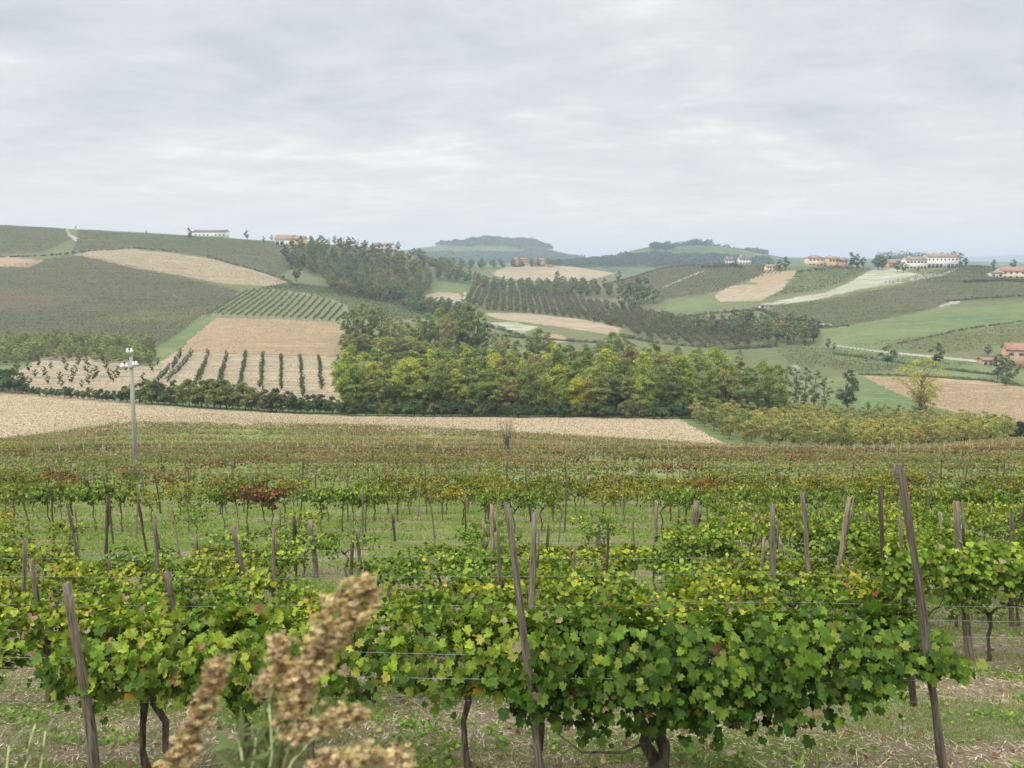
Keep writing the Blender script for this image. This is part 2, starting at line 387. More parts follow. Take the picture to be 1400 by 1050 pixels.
# ------------------------------------------------------------------ terrain sheet cut into fields
GY = np.concatenate([np.arange(-28, 2, .6), np.arange(2, 16, .12), np.exp(np.linspace(math.log(16), math.log(100), 150)), np.exp(np.linspace(math.log(100.5), math.log(1300), 560)), np.exp(np.linspace(math.log(1310), math.log(16000), 190))])
GU = np.concatenate([np.arange(-2100, -80, 25), np.arange(-80, 1480, 3.0), np.arange(1480, 3500, 25)])
UU = (GU - 700) / F
Xg = (GY[:, None] + 30) * UU[None, :] ; Yg = np.repeat(GY[:, None], len(UU), 1)
Xg = np.where(Yg > 60, Xg * 1.0, Xg)
Zg = ground(Xg, Yg)
xc = (Xg[:-1, :-1] + Xg[1:, 1:]) / 2; yc = (Yg[:-1, :-1] + Yg[1:, 1:]) / 2; zc = (Zg[:-1, :-1] + Zg[1:, 1:]) / 2
PX, PY = proj(xc, yc, zc)
PXj = PX + 1.6 * wob(xc, yc, 9); PYj = PY + .5 * wob(xc + 50, yc, 7)
def strip(pts, wd):
    a = np.array(pts, float); n = np.gradient(a, axis=0); n = np.stack([-n[:, 1], n[:, 0]], 1); n = n / np.linalg.norm(n, axis=1)[:, None]
    wd = np.broadcast_to(wd, (len(a),))[:, None] / 2
    return [tuple(q) for q in a + n * wd] + [tuple(q) for q in (a - n * wd)[::-1]]
FIELDS = [  # name, material, polygon in photo pixels, depth range
 ('path', 'gravel', strip([(96, 309), (91, 316), (97, 323), (106, 328)], [3.5, 3, 4, 6]), 640, 830),
 ('path', 'gravel', strip([(1140, 472), (1200, 480), (1280, 488), (1340, 494), (1420, 503)], [1.5, 2, 2.4, 3, 3.5]), 300, 460),
 ('path', 'gravel', strip([(634, 398), (637, 405), (629, 411), (615, 416)], [2, 2.5, 4, 6]), 540, 760),
 ('path', 'gravel', strip([(1120, 442), (1140, 445), (1158, 447)], [1.5, 3, 2]), 400, 560),
 ('path', 'meadow', strip([(1080, 462), (1130, 452), (1200, 440), (1260, 430), (1300, 418)], [3, 3.5, 4, 4.5, 4]), 380, 620),
 ('path', 'gravel', strip([(1285, 419), (1300, 414), (1312, 413)], [3, 5, 3]), 420, 640),
 ('path', 'gravel', strip([(905, 393), (960, 371), (966, 368)], [1.2, 1.4, 1]), 640, 860),
 ('path', 'gravel', strip([(1090, 409), (1150, 398), (1220, 384), (1290, 375), (1320, 362)], [2, 2, 3, 3, 2]), 520, 720),
 ('path', 'gravel', strip([(1085, 499), (1092, 503), (1085, 507)], [3, 3, 3]), 250, 420),
 ('tilled_field', 'tilled', [(-400, 515), (0, 532), (100, 541), (200, 552), (300, 561), (420, 567), (560, 570), (700, 571), (850, 570), (925, 571), (960, 590), (1005, 613), (900, 607), (700, 597), (500, 588), (190, 582), (150, 590), (0, 604), (-400, 640)], 105, 290),
 ('tilled_field', 'tilled_pink', [(296, 434), (380, 436), (462, 441), (470, 452), (469, 487), (350, 484), (245, 481), (262, 462)], 290, 450),
 ('meadow', 'meadow', [(278, 430), (298, 433), (262, 460), (235, 484), (205, 505), (190, 512), (185, 498), (215, 478), (250, 452)], 300, 460),
 ('orchard_ground', 'tilled_pale', [(15, 522), (30, 505), (60, 488), (130, 486), (190, 494), (238, 481), (350, 485), (470, 488), (480, 560), (400, 552), (300, 549), (200, 545), (100, 536), (15, 528)], 220, 350),
 ('tilled_field', 'tilled_pale', [(100, 348), (125, 343), (180, 341), (235, 346), (290, 354), (345, 369), (390, 384), (402, 398), (385, 401), (330, 393), (250, 377), (190, 368), (140, 356)], 560, 800),
 ('tilled_field', 'tilled_pink', [(-200, 345), (0, 350), (62, 356), (40, 366), (0, 364), (-200, 360)], 560, 760),
 ('tilled_field', 'tilled_pale', [(672, 374), (690, 365), (760, 363), (815, 367), (840, 374), (800, 385), (740, 384), (690, 381)], 900, 1180),
 ('tilled_field', 'tilled_pale', [(580, 404), (600, 399), (628, 401), (632, 409), (600, 412)], 560, 720),
 ('tilled_field', 'tilled_pale', [(660, 428), (720, 428), (800, 437), (850, 448), (842, 459), (760, 446), (680, 436)], 450, 660),
 ('tilled_field', 'pale_rows', [(672, 441), (700, 440), (735, 447), (712, 457), (680, 450)], 430, 600),
 ('tilled_field', 'tilled_pink', [(735, 455), (770, 458), (778, 468), (745, 468)], 380, 560),
 ('tilled_field', 'tilled_pale', [(978, 403), (1000, 391), (1040, 388), (1078, 383), (1070, 396), (1040, 411), (985, 413)], 560, 800),
 ('tilled_field', 'tilled_pink', [(1020, 386), (1050, 371), (1088, 370), (1084, 381), (1050, 388)], 560, 800),
 ('replanted_slope', 'pale_rows', [(1040, 416), (1080, 408), (1130, 399), (1165, 384), (1195, 367), (1222, 366), (1250, 374), (1300, 374), (1240, 386), (1175, 396), (1110, 411), (1050, 418)], 540, 760),
 ('meadow', 'meadow', [(905, 414), (950, 407), (985, 413), (960, 424), (912, 424)], 540, 720),
 ('tilled_field', 'tilled_pink', [(1180, 514), (1230, 516), (1262, 516), (1320, 516), (1400, 530), (1700, 560), (1700, 600), (1400, 579), (1330, 568), (1262, 552), (1220, 535)], 225, 345),
 ('meadow', 'meadow', [(1130, 470), (1420, 500), (1420, 524), (1300, 514), (1180, 500), (1100, 478)], 300, 450),
 ('meadow', 'meadow', [(1120, 470), (1085, 464), (1200, 442), (1290, 424), (1420, 412), (1420, 440), (1330, 448), (1260, 460), (1200, 476)], 380, 560),
 ('vineyard_ground', 'vine_pale', [(284, 432), (300, 418), (335, 400), (352, 397), (395, 389), (440, 394), (500, 404), (545, 412), (582, 424), (592, 440), (470, 442), (380, 436)], 390, 620),
 ('vineyard_ground', 'vine_soil', [(-300, 372), (0, 366), (60, 356), (110, 350), (160, 360), (250, 380), (328, 399), (318, 408), (290, 428), (262, 445), (222, 474), (100, 466), (-300, 458)], 350, 760),
 ('vineyard_ground', 'vine_soil', [(-300, 300), (0, 300), (90, 314), (98, 328), (60, 345), (0, 348), (-300, 345)], 640, 830),
 ('vineyard_ground', 'vine_soil', [(108, 310), (200, 312), (300, 320), (378, 328), (395, 350), (400, 368), (385, 378), (345, 366), (290, 352), (235, 344), (180, 339), (100, 344), (104, 330)], 640, 830),
 ('vineyard_ground', 'vine_soil', [(790, 385), (840, 370), (880, 360), (962, 358), (1040, 358), (1085, 370), (1020, 384), (975, 400), (905, 410), (870, 392)], 560, 860),
 ('vineyard_ground', 'vine_soil', [(1060, 418), (1120, 412), (1180, 400), (1250, 388), (1310, 362), (1500, 362), (1500, 408), (1310, 412), (1260, 426), (1200, 438), (1130, 450), (1080, 446), (1040, 436)], 440, 760),
 ('meadow', 'dull_meadow', [(1020, 400), (1500, 380), (1500, 500), (1020, 520)], 330, 700),
 ('meadow', 'meadow', [(590, 385), (640, 380), (660, 392), (620, 398), (590, 398)], 600, 900),
]
cls = np.full(PX.shape, -1)
NEARI, SCR, DULL, FARI, MEA = 100, 101, 102, 103, 104
for i, (nm, mt, poly, d0, d1) in enumerate(FIELDS):
    xs = [q[0] for q in poly]; ys = [q[1] for q in poly]
    k = (cls < 0) & (yc > d0) & (yc < d1) & (PX > min(xs) - 5) & (PX < max(xs) + 5)
    jx, jy = (PX, PYj * .3 + PY * .7) if mt == 'gravel' else (PXj, PYj)
    k[k] = inpoly(poly, jx[k], jy[k]); cls[k] = i
near_edge = pchip1([-300, 0, 150, 195, 500, 700, 900, 1005, 1100, 1250, 1400, 1700], [128, 128, 130, 131, 131, 131, 131, 131, 128, 125, 128, 130], PX)
cls[(cls < 0) & (yc < near_edge)] = NEARI
cls[(cls < 0) & (yc < 165)] = MEA
cls[(cls < 0) & (yc > 1250)] = FARI
wood = inpoly([(470, 500), (470, 566), (950, 568), (1020, 562), (1030, 520), (900, 500)], PX, PY) & (yc > 175) & (yc < 330)
cls[(cls < 0) & wood] = SCR
cls[(cls < 0) & (yc < 320)] = MEA
cls[(cls < 0)] = DULL
nv = Xg.shape[1]
I0 = (np.arange(Xg.shape[0] - 1)[:, None] * nv + np.arange(nv - 1)[None, :])
quads = np.stack([I0, I0 + 1, I0 + 1 + nv, I0 + nv], -1)
VV = np.stack([Xg, Yg, Zg], -1).reshape(-1, 3)
def sheet(name, mask, mt):
    q = quads[mask]
    if len(q) == 0: return
    u, inv = np.unique(q, return_inverse=True)
    o = obj(name, make_mesh(name, VV[u], [inv.reshape(-1, 4)], [mt], smooth=True)); o['kind'] = 'structure'
    return o
seen_ = {}
for i, (nm, mt, poly, d0, d1) in enumerate(FIELDS): sheet(nm, cls == i, mt)
sheet('ground', cls == NEARI, 'near_ground'); sheet('meadow', cls == MEA, 'meadow'); sheet('wood_floor', cls == SCR, 'scrub')
sheet('hills', cls == DULL, 'dull_meadow'); sheet('distant_hills', cls == FARI, 'far_hill')

# ------------------------------------------------------------------ posts, vines and wires of the near vineyard
def post_mesh(rs, h, r, bend=.03, stub=False):
    n = 9; z = np.linspace(-.3, h, n); bx_, by_ = np.cumsum(rs.uniform(-bend, bend, (2, n)), 1) * .5
    rad = r * np.linspace(1.15, .82, n) * rs.uniform(.9, 1.1, n)
    V, P = tube(np.stack([bx_ - bx_[1], by_ - by_[1], z], 1), rad, 9, rs, .13)
    V[-9:, 2] += rs.uniform(-.6, .9, 9) * r
    mb = MB().add(V, P)
    if rs.rand() < .6:   # a split splinter beside the top
        V2, P2 = tube([(bx_[-3] + r * .8, by_[-3], h * .72), (bx_[-1] + r * 1.1, by_[-1] - r * .3, h * rs.uniform(.9, 1.02))], [r * .35, r * .25], 5, rs, .2)
        mb.add(V2, P2)
    return mb.mesh('post', ['post_wood'])
rs = np.random.RandomState(11)
POSTM = [post_mesh(rs, 2.1, .045) for _ in range(8)]
npost = 0
def look_lean(dx, h):
    a = dx / h
    return 'upright' if abs(a) < .035 else ('left-leaning' if a < 0 else 'right-leaning')
ROWS = [5.2, 7.7, 10.2, 12.7, 15.2, 18.0, 20.8, 23.8, 26.8, 29.8]
ROWS += list(np.arange(32.5, 127, 2.6))
def rowname(D):
    k = int(np.argmin(np.abs(np.array(ROWS) - D))); return k
posts = []   # (px, D, label bits)
def add_post(bx_, by_, bz_, tx, ty, tz, r, colr, mesh=None):
    global npost
    v = np.array([tx - bx_, ty - by_, tz - bz_]); L = np.linalg.norm(v)
    o = obj('vineyard_post', mesh or POSTM[npost % len(POSTM)], None, (bx_, by_, bz_))
    rx = -math.atan2(v[1], math.hypot(v[0], v[2])) ; ry = math.atan2(v[0], v[2])
    o.rotation_euler = (rx, ry, 0)
    o.scale = (r / .045, r / .045, L / 2.1); o.color = (*colr, 1)
    npost += 1
    return o
PALE, MID_, DARK = (1.5, 1.45, 1.35), (1, 1, 1), (.6, .55, .5)
# base px, base py, top px, top py, thickness px, colour
EXPL = [(136, 1120, 92, 800, 17, MID_, 4.75), (742, 1110, 690, 690, 13, MID_, 4.85), (722, 955, 729, 705, 12, MID_, 7.8), (1294, 1110, 1227, 640, 14, MID_, 4.9),
 (1248, 962, 1238, 845, 12, DARK, 7.4), (1325, 905, 1301, 690, 13, MID_, 10.2), (262, 955, 229, 780, 12, MID_, 7.7), (68, 950, 42, 765, 9, MID_, 7.7),
 (346, 862, 322, 718, 10, MID_, 12.7), (156, 860, 148, 765, 8, DARK, 12.7), (270, 826, 269, 730, 7, MID_, 15.2), (30, 905, 34, 740, 7, MID_, 10.2),
 (220, 862, 217, 705, 8, MID_, 12.7), (143, 826, 146, 678, 6, DARK, 15.2), (432, 800, 423, 712, 9, MID_, 18), (404, 775, 400, 705, 6, DARK, 18), (492, 796, 490, 722, 7, MID_, 18),
 (480, 800, 479, 738, 6, MID_, 18), (540, 752, 535, 705, 5, DARK, 24), (819, 745, 818, 710, 9, MID_, 23), (666, 800, 662, 712, 6, PALE, 18), (676, 826, 667, 690, 8, PALE, 15.2),
 (685, 905, 680, 720, 7, MID_, 10.2), (949, 775, 948, 686, 11, MID_, 18), (926, 780, 929, 703, 6, DARK, 18), (895, 742, 897, 686, 7, PALE, 24), (1056, 905, 1056, 692, 11, MID_, 10.2),
 (1078, 800, 1066, 735, 7, PALE, 17), (1112, 862, 1101, 672, 9, MID_, 12.7), (1136, 862, 1156, 682, 9, PALE, 12.7), (1212, 905, 1200, 668, 9, DARK, 10.2), (1037, 862, 1042, 735, 5, PALE, 12.7),
 (985, 800, 987, 705, 6, MID_, 17), (1286, 826, 1284, 700, 7, PALE, 15.2), (1180, 775, 1182, 700, 6, MID_, 19), (1240, 905, 1228, 705, 7, PALE, 10.2), (1382, 862, 1385, 700, 8, MID_, 12.7),
 (855, 700, 858, 645, 7, PALE, 38), (843, 700, 846, 646, 5, PALE, 38), (800, 696, 803, 650, 6, PALE, 40), (790, 694, 796, 655, 6, PALE, 40), (830, 696, 829, 640, 5, MID_, 40), (1012, 735, 1014, 690, 5, PALE, 25),
 (186, 730, 190, 664, 4, PALE, 25), (118, 668, 116, 640, 4, MID_, 45), (97, 668, 98, 634, 6, PALE, 45), (122, 690, 119, 652, 7, DARK, 38)]
expl_seen = {}
for bx_, by_, tx, ty, th_, cc_, D in EXPL:
    X, Y, Z = gpt(bx_, D); dep = D * math.cos(TH) + (CZ - Z) * math.sin(TH)
    bx2, by2 = proj(X, Y, Z)
    T = unp(tx, ty, D)
    o = add_post(X, Y, Z, T[0], D + rs.uniform(-.1, .1), T[2], th_ * .38 * dep / F, cc_)
    posts.append((rowname(D), float(tx), o, 'dark' if cc_ == DARK else 'pale' if cc_ == PALE else 'weathered', look_lean(T[0] - X, T[2] - Z)))
sr = np.random.RandomState(21)
stuffV = MB()
used_px = {}
for k, D in enumerate(ROWS):
    x0 = -60 if k < 12 else -20
    px = x0 + sr.uniform(0, 200)
    step = {0: 9999, 1: 9999, 2: 700, 3: 420, 4: 330}.get(k, 0) or max((3.6 if D < 20 else 2.5) / D * F * .95, 24)
    while px < 1430:
        pxx = px; px += step * sr.uniform(.75, 1.25)
        if any(abs(pxx - e[1]) < 26 for e in posts if e[0] in (k, k - 1, k + 1)): continue
        X, Y, Z = gpt(pxx, D + .02 * sr.randn())
        if k < 2: continue
        if D > 100 and sr.rand() < .45: continue
        h = sr.uniform(1.55, 2.2) if D < 45 else sr.uniform(1.1, 2.0)
        if sr.rand() < .07: h *= .6
        lean = sr.normal() * .075 * h; r = sr.uniform(.02, .034) if D < 32 else sr.uniform(.028, .045)
        cc_ = PALE if sr.rand() < .35 else (DARK if sr.rand() < .35 else MID_)
        if npost < 296:
            o = add_post(X, Y, Z, X + lean, Y + sr.normal() * .05, Z + h, r, cc_)
            posts.append((k, pxx + lean * F / D, o, 'dark' if cc_ == DARK else 'pale' if cc_ == PALE else 'weathered', look_lean(lean, h)))
        else:
            V, P = tube([(X, Y, Z - .2), (X + lean, Y, Z + h)], [r, r * .8], 4)
            stuffV.add(V, P)
for k in sorted(set(q[0] for q in posts)):
    row = sorted([q for q in posts if q[0] == k], key=lambda q: q[1])
    for i, q in enumerate(row):
        tag(q[2], f"{q[3]} {q[4]} wooden post, {nth(i+1)} from the left in the {nth(k+1)} vine row", 'post', 'wooden posts of the vine rows')
# end posts and rail along the left edge of the sloping vineyard
for px in np.arange(12, 190, 12.5):
    X, Y, Z = gpt(px, 127.5); h = sr.uniform(1.2, 1.9)
    V, P = tube([(X, Y, Z - .2), (X + sr.normal() * .1, Y, Z + h)], [.09, .08], 5); stuffV.add(V, P)
    if px < 60:
        V, P = tube([(X, Y, Z + h * .8), (X + 1.5, Y, Z + h * .75)], [.05, .05], 4); stuffV.add(V, P)
fp_ = obj('far_vineyard_posts', stuffV.mesh('far_posts', ['post_wood'])); fp_.color = (2.0, 1.95, 1.8, 1)
tag(fp_, 'hundreds of thin grey posts standing in the far vine rows down the slope', 'posts', kind='stuff')

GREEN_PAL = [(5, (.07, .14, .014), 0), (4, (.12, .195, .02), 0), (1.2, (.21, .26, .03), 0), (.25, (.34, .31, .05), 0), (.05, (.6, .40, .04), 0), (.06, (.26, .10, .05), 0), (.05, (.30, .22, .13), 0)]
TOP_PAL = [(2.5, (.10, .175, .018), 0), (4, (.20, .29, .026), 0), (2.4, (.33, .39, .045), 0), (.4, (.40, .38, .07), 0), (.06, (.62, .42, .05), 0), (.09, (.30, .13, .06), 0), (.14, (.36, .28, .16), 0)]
def vine_protos(n, nl, size, shape, seed, lo=.38, hi=1.28, wx=.62, gaps=.25, k=7, tx=0., prof=None, thick=1.0):
    out = []
    for i in range(n):
        rs = np.random.RandomState(seed + i); mb = MB()
        # shoots hanging from the wires carry the leaves
        ns = max(10, nl // 13); P = []; Nn = []
        sx = rs.uniform(-wx, wx, ns); top = hi + .06 - .17 * np.abs(rs.normal(size=ns)) + (rs.rand(ns) < .12) * rs.uniform(.05, .3, ns) - .1 * (np.abs(sx) / wx) ** 3
        side = rs.choice([-1, 1], ns); 
        per = nl // ns + 1
        for a in range(ns):
            low = lo + rs.uniform(0, 1) ** .7 * (top[a] - lo) * .75 + .18 * (abs(sx[a]) / wx) ** 2
            if rs.rand() < gaps: low = max(low, top[a] - .35)
            if prof: top[a] += prof(sx[a])[1]; low = max(low, prof(sx[a])[0] + rs.uniform(0, .15))
            t = rs.rand(per); z = top[a] - t * (top[a] - low)
            y = side[a] * (.05 + .26 * np.sin(np.clip(t, 0, 1) * 2.2) ** .8) * rs.uniform(.6, 1.25) + rs.normal(size=per) * .05
            x = sx[a] + rs.normal(size=per) * .09
            P.append(np.stack([x, y, z], 1))
            nn = np.stack([rs.normal(size=per) * .55, side[a] * (.55 + .5 * t), .95 - .5 * t + rs.normal(size=per) * .35], 1); Nn.append(nn)
        P = np.concatenate(P)[:nl]; Nn = norm(np.concatenate(Nn)[:nl])
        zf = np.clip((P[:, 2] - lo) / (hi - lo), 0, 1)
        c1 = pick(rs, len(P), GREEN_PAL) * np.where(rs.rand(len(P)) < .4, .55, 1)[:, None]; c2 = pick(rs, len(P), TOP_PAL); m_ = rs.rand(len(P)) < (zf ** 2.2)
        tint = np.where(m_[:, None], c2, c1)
        T = np.stack([rs.normal(size=len(P)) * .6, rs.normal(size=len(P)) * .4, -np.ones(len(P))], 1)
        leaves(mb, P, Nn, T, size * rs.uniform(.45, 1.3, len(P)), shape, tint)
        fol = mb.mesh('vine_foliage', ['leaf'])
        tb = MB(); x0 = tx + rs.uniform(-.05, .05)
        q = [(x0, 0, -.12)]
        for z in np.linspace(.05, lo + .12, 5): q.append((x0 + rs.uniform(-.055, .055), rs.uniform(-.05, .05), z))
        V, Pp = tube(q, np.array([.042, .034, .028, .026, .028, .036]) * rs.uniform(.8, 1.15) * thick, k, rs, .24); tb.add(V, Pp)
        if thick > 1.3:
            V, Pp = tube([(x0, 0, .02), (x0 - .03, .02, .16), (x0 - .10, .0, .28), (x0 - .09, -.02, .42), (x0 - .2, 0, .6)], [.05, .05, .045, .038, .02], k, rs, .2); tb.add(V, Pp)
            V, Pp = tube([(x0, -.1, .44), (x0 - .3, -.24, .40), (x0 - .62, -.3, .45), (x0 - .8, -.3, .6)], [.012, .009, .007, .004], 5, rs, .1); tb.add(V, Pp)
        e = np.array(q[-1])
        for s in (-1, 1):
            V, Pp = tube([e + (0, 0, -.02), e + (s * .1, 0, .10), e + (s * .28, rs.uniform(-.04, .04), .16), e + (s * .6, rs.uniform(-.05, .05), .13 + rs.uniform(-.05, .05))], [.03, .018, .012, .008], max(4, k - 2), rs, .15); tb.add(V, Pp)
            for _ in range(3):
                b0 = e + (s * rs.uniform(.1, .5), 0, .15); V, Pp = tube([b0, b0 + (rs.uniform(-.1, .1), rs.uniform(-.1, .1), .3), b0 + (rs.uniform(-.2, .2), rs.uniform(-.15, .15), hi - b0[2] - .05)], [.007, .005, .004], 4); tb.add(V, Pp)
        out.append(proto('grape_vine', [('trunk', tb.mesh('vine_trunk', ['bark']), False), ('foliage', fol, True)]))
    return out
def big_prof(x):
    return (.42 + .16 * max(0, -.6 - x) + max(0, x - .45) * .62, max(0, x - .6) * .13) if x < 1.25 else (1.06, .10)
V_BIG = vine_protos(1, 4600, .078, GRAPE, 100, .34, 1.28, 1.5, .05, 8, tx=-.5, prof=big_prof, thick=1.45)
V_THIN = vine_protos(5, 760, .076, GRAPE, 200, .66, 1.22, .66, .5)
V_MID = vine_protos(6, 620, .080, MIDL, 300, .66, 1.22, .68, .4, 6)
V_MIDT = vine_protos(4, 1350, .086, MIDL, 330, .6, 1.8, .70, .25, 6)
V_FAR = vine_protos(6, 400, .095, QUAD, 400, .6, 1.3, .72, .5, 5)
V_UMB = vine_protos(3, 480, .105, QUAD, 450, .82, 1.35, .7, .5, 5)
vines = []
vr = np.random.RandomState(31)
def put_vine(pl, px, D, sc=1.0, col=(1, 1, 1), look='green'):
    X, Y, Z = gpt(px, D); p = pl[vr.randint(len(pl))]
    sc_ = sc if hasattr(sc, '__len__') else (vr.uniform(.95, 1.1) * sc,) * 3
    o = instance(p, (X, Y, Z), (math.pi if vr.rand() < .5 else 0) + vr.uniform(-.06, .06), sc_, np.array(col) * vr.uniform(.9, 1.1))
    vines.append((rowname(D), px, o, look)); return o
for px, kind in [(-70, 0), (205, 0), (225, 2), (330, 0), (430, 0), (640, 0), (735, 0), (980, 1)]:
    if kind == 1: tag(put_vine(V_BIG, px, 5.2, (1, 1.1, 1.0), (.52, .66, .62), 'wide dense dark green')); vines[-1][2].rotation_euler[2] = 0
    elif kind == 2: put_vine(V_THIN, px, 5.2, (.95, 1, 1.02), (.9, .95, 1), 'dark green')
    elif kind == 3: put_vine(V_THIN, px, 5.25, (.8, .9, 1.09), (1, 1, 1), 'trailing green')
    else: put_vine(V_THIN, px, 5.2 + vr.uniform(-.08, .08), (1.0, 1, 1.0), (1.0, 1.0, 1), 'thin green')
GREENS = [((1, 1, 1), 'green'), ((1.25, 1.08, .9), 'yellow-green'), ((.85, .95, 1), 'dark green')]
for k, D in enumerate(ROWS[1:], 1):
    step = .95 / D * F * .95
    px = -80 + vr.uniform(0, step)
    while px < 1480:
        p = px; px += step * vr.uniform(.9, 1.12)
        col, lk = GREENS[vr.randint(3)]
        if k >= 3 and vr.rand() < .06: col, lk = [((1.0, .36, .7), 'reddish'), ((1.35, .72, .8), 'rusty')][vr.randint(2)]
        if len(vines) >= 298: break
        if k == 1:
            if p > 1085: continue
            put_vine(V_MID, p, D + vr.uniform(-.12, .12), (1, vr.uniform(.7, 1.0), vr.uniform(.84, 1.06)), col, lk)
        elif k == 2:
            if p > 1235: put_vine(V_MIDT, p, D, (1, 1.1, 1.0), (.95, 1, 1) if lk != 'reddish' else col, 'tall green')
            elif vr.rand() < .92: put_vine(V_MID, p, D + vr.uniform(-.1, .1), (1, .8, vr.uniform(.82, 1.04)), col, lk)
        elif k == 3:
            if vr.rand() < (.3 if p < 640 else .12): continue
            put_vine(V_MIDT if p > 1180 else V_MID, p, D, (1, 1, vr.uniform(.78, 1.0)), col, lk)
        elif k == 4:
            if p < 700 and vr.rand() < .4: continue
            put_vine(V_MIDT if p > 900 and vr.rand() < .6 else V_MID, p, D, (1, 1, .92), col, lk)
        elif k == 5:
            d = 1.0 if p > 960 else (.4 if p < 620 else .2)
            if vr.rand() < d: put_vine(V_FAR, p, D, (1, 1, .9 if p < 960 else 1.15), col, lk)
        elif k in (6, 7):
            d = .9 if p > 980 else (.12 if p < 420 else (.45 if 640 < p < 780 else .05))
            if vr.rand() < d: put_vine(V_FAR, p, D, (.9, .9, .85 if p < 960 else 1.1), col, lk)
        elif k == 8:
            ok_ = (p > 1000) or 20 < p < 175 or 290 < p < 380 or 425 < p < 505 or 640 < p < 770 or (880 < p < 970)
            if ok_: put_vine(V_UMB if p < 600 else V_FAR, p, D + vr.uniform(-.2, .2), (1.05, 1, 1.25), (.85, .30, .8) if 325 < p < 380 else (.8, .85, .9), 'dark red' if 325 < p < 380 else 'dark green')
        else:
            if vr.rand() < (.8 if p > 640 else .5) + .4 * float(wob(p / 60., D * 3., 3.)): put_vine(V_FAR, p, D, (1, 1, vr.uniform(.9, 1.2)), np.array(col) * np.array([.98, .76, .85]), lk)
for k in sorted(set(q[0] for q in vines)):
    row = sorted([q for q in vines if q[0] == k], key=lambda q: q[1])
    for i, q in enumerate(row):
        tag(q[2], f"{q[3]} grape vine, {nth(i+1)} from the left in the {nth(k+1)} vine row", 'grape vine', 'grape vines trained along the wires')
last_ind = max(q[0] for q in vines)
# the other rows down the slope, too many to count
fr = np.random.RandomState(41); fm = MB(); V_ROW = fr.uniform(.72, 1.28, 99)
PAL_A = [(3, (.10, .15, .035), 0), (3, (.15, .18, .045), 0), (2, (.20, .19, .06), 0), (1.2, (.20, .13, .065), 0), (.4, (.26, .14, .07), 0), (.3, (.32, .27, .08), 0)]
PAL_B = [(2, (.20, .14, .075), 0), (2.4, (.26, .16, .09), 0), (2, (.17, .16, .055), 0), (1, (.32, .17, .085), 0), (.7, (.13, .16, .05), 0)]
PAL_R = [(3, (.15, .045, .03), 0), (2, (.22, .08, .05), 0), (1, (.09, .07, .035), 0)]
nper = 0
for D in ROWS:
    k = rowname(D)
    if k < last_ind or (k > last_ind and k % 3 == 0 and D < 108): continue
    lx0 = -40 if k > last_ind else max([q[1] for q in vines if q[0] == k] + [-40])
    Lm = (1450 - lx0) / F * D; n = int(Lm * (95 if D < 60 else 75 if D < 90 else 55))
    px = fr.uniform(lx0, 1450, n); X = (px - 700) / F * D * 1.03
    hmax = 1.35 if D < 60 else 1.3
    y = D + fr.normal(size=n) * .14; zrel = .5 + (hmax - .5) * fr.uniform(0, 1, n) ** .6
    occ = wob(X, np.full(n, D * 3.1), 23) + .5 * wob(X, np.full(n, D * 7.), 6)
    lim = -.25 if D < 44 else -.65
    keep = occ > lim
    # breaks in the planting and the green strip along the field edge
    X, y, zrel, px, occ = X[keep], y[keep], zrel[keep], px[keep], occ[keep]; n = len(X)
    c1 = pick(fr, n, PAL_A); c2 = pick(fr, n, PAL_B); c3 = pick(fr, n, PAL_R)
    pa = wob(X, np.full(n, D * 1.), 40) + .5 * wob(X + 30, np.full(n, D * 2.), 11)
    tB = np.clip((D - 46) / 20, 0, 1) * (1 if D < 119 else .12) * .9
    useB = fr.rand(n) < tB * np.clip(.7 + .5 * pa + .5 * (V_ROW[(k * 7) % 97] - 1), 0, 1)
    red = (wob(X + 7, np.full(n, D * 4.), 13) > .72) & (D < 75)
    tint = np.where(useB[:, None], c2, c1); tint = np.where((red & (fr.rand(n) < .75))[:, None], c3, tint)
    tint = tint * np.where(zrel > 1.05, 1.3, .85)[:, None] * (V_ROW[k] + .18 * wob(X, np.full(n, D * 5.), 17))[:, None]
    z = ground(X, y) + zrel
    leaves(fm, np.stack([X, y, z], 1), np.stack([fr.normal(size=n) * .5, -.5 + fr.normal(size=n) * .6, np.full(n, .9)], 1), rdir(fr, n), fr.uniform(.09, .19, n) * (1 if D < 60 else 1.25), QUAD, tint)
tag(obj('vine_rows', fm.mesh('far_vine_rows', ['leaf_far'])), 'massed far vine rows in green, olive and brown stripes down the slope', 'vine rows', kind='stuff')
# wires
for k, D in enumerate(ROWS[:5]):
    for j, hgt in enumerate((.78, .97, 1.14) if k < 2 else (.95, 1.3)):
        pts = []
        xr = (-110, 1240) if k == 0 else (-60, 1480)
        for px in np.linspace(xr[0], xr[1], 40):
            X, Y, Z = gpt(px, D + (.0 if k else .06 * (-1) ** j)); pts.append((X, Y - (.26 if k == 0 else .02), Z))
        pts = np.array(pts); pts[:, 2] = np.convolve(np.pad(pts[:, 2], 5, mode='edge'), np.ones(11) / 11, 'valid') + hgt + .012 * np.sin(np.linspace(0, 20, 40))
        V, P = tube(pts, .0013 if k < 2 else .0013, 4)
        o = obj('trellis_wire', MB().add(V, P).mesh('wire', ['wire']))
        tag(o, f"{['lowest','middle','highest'][j] if k < 2 else ['lower','upper'][j]} steel wire strung along the {nth(k+1)} vine row from the viewer", 'wire', 'trellis wires')

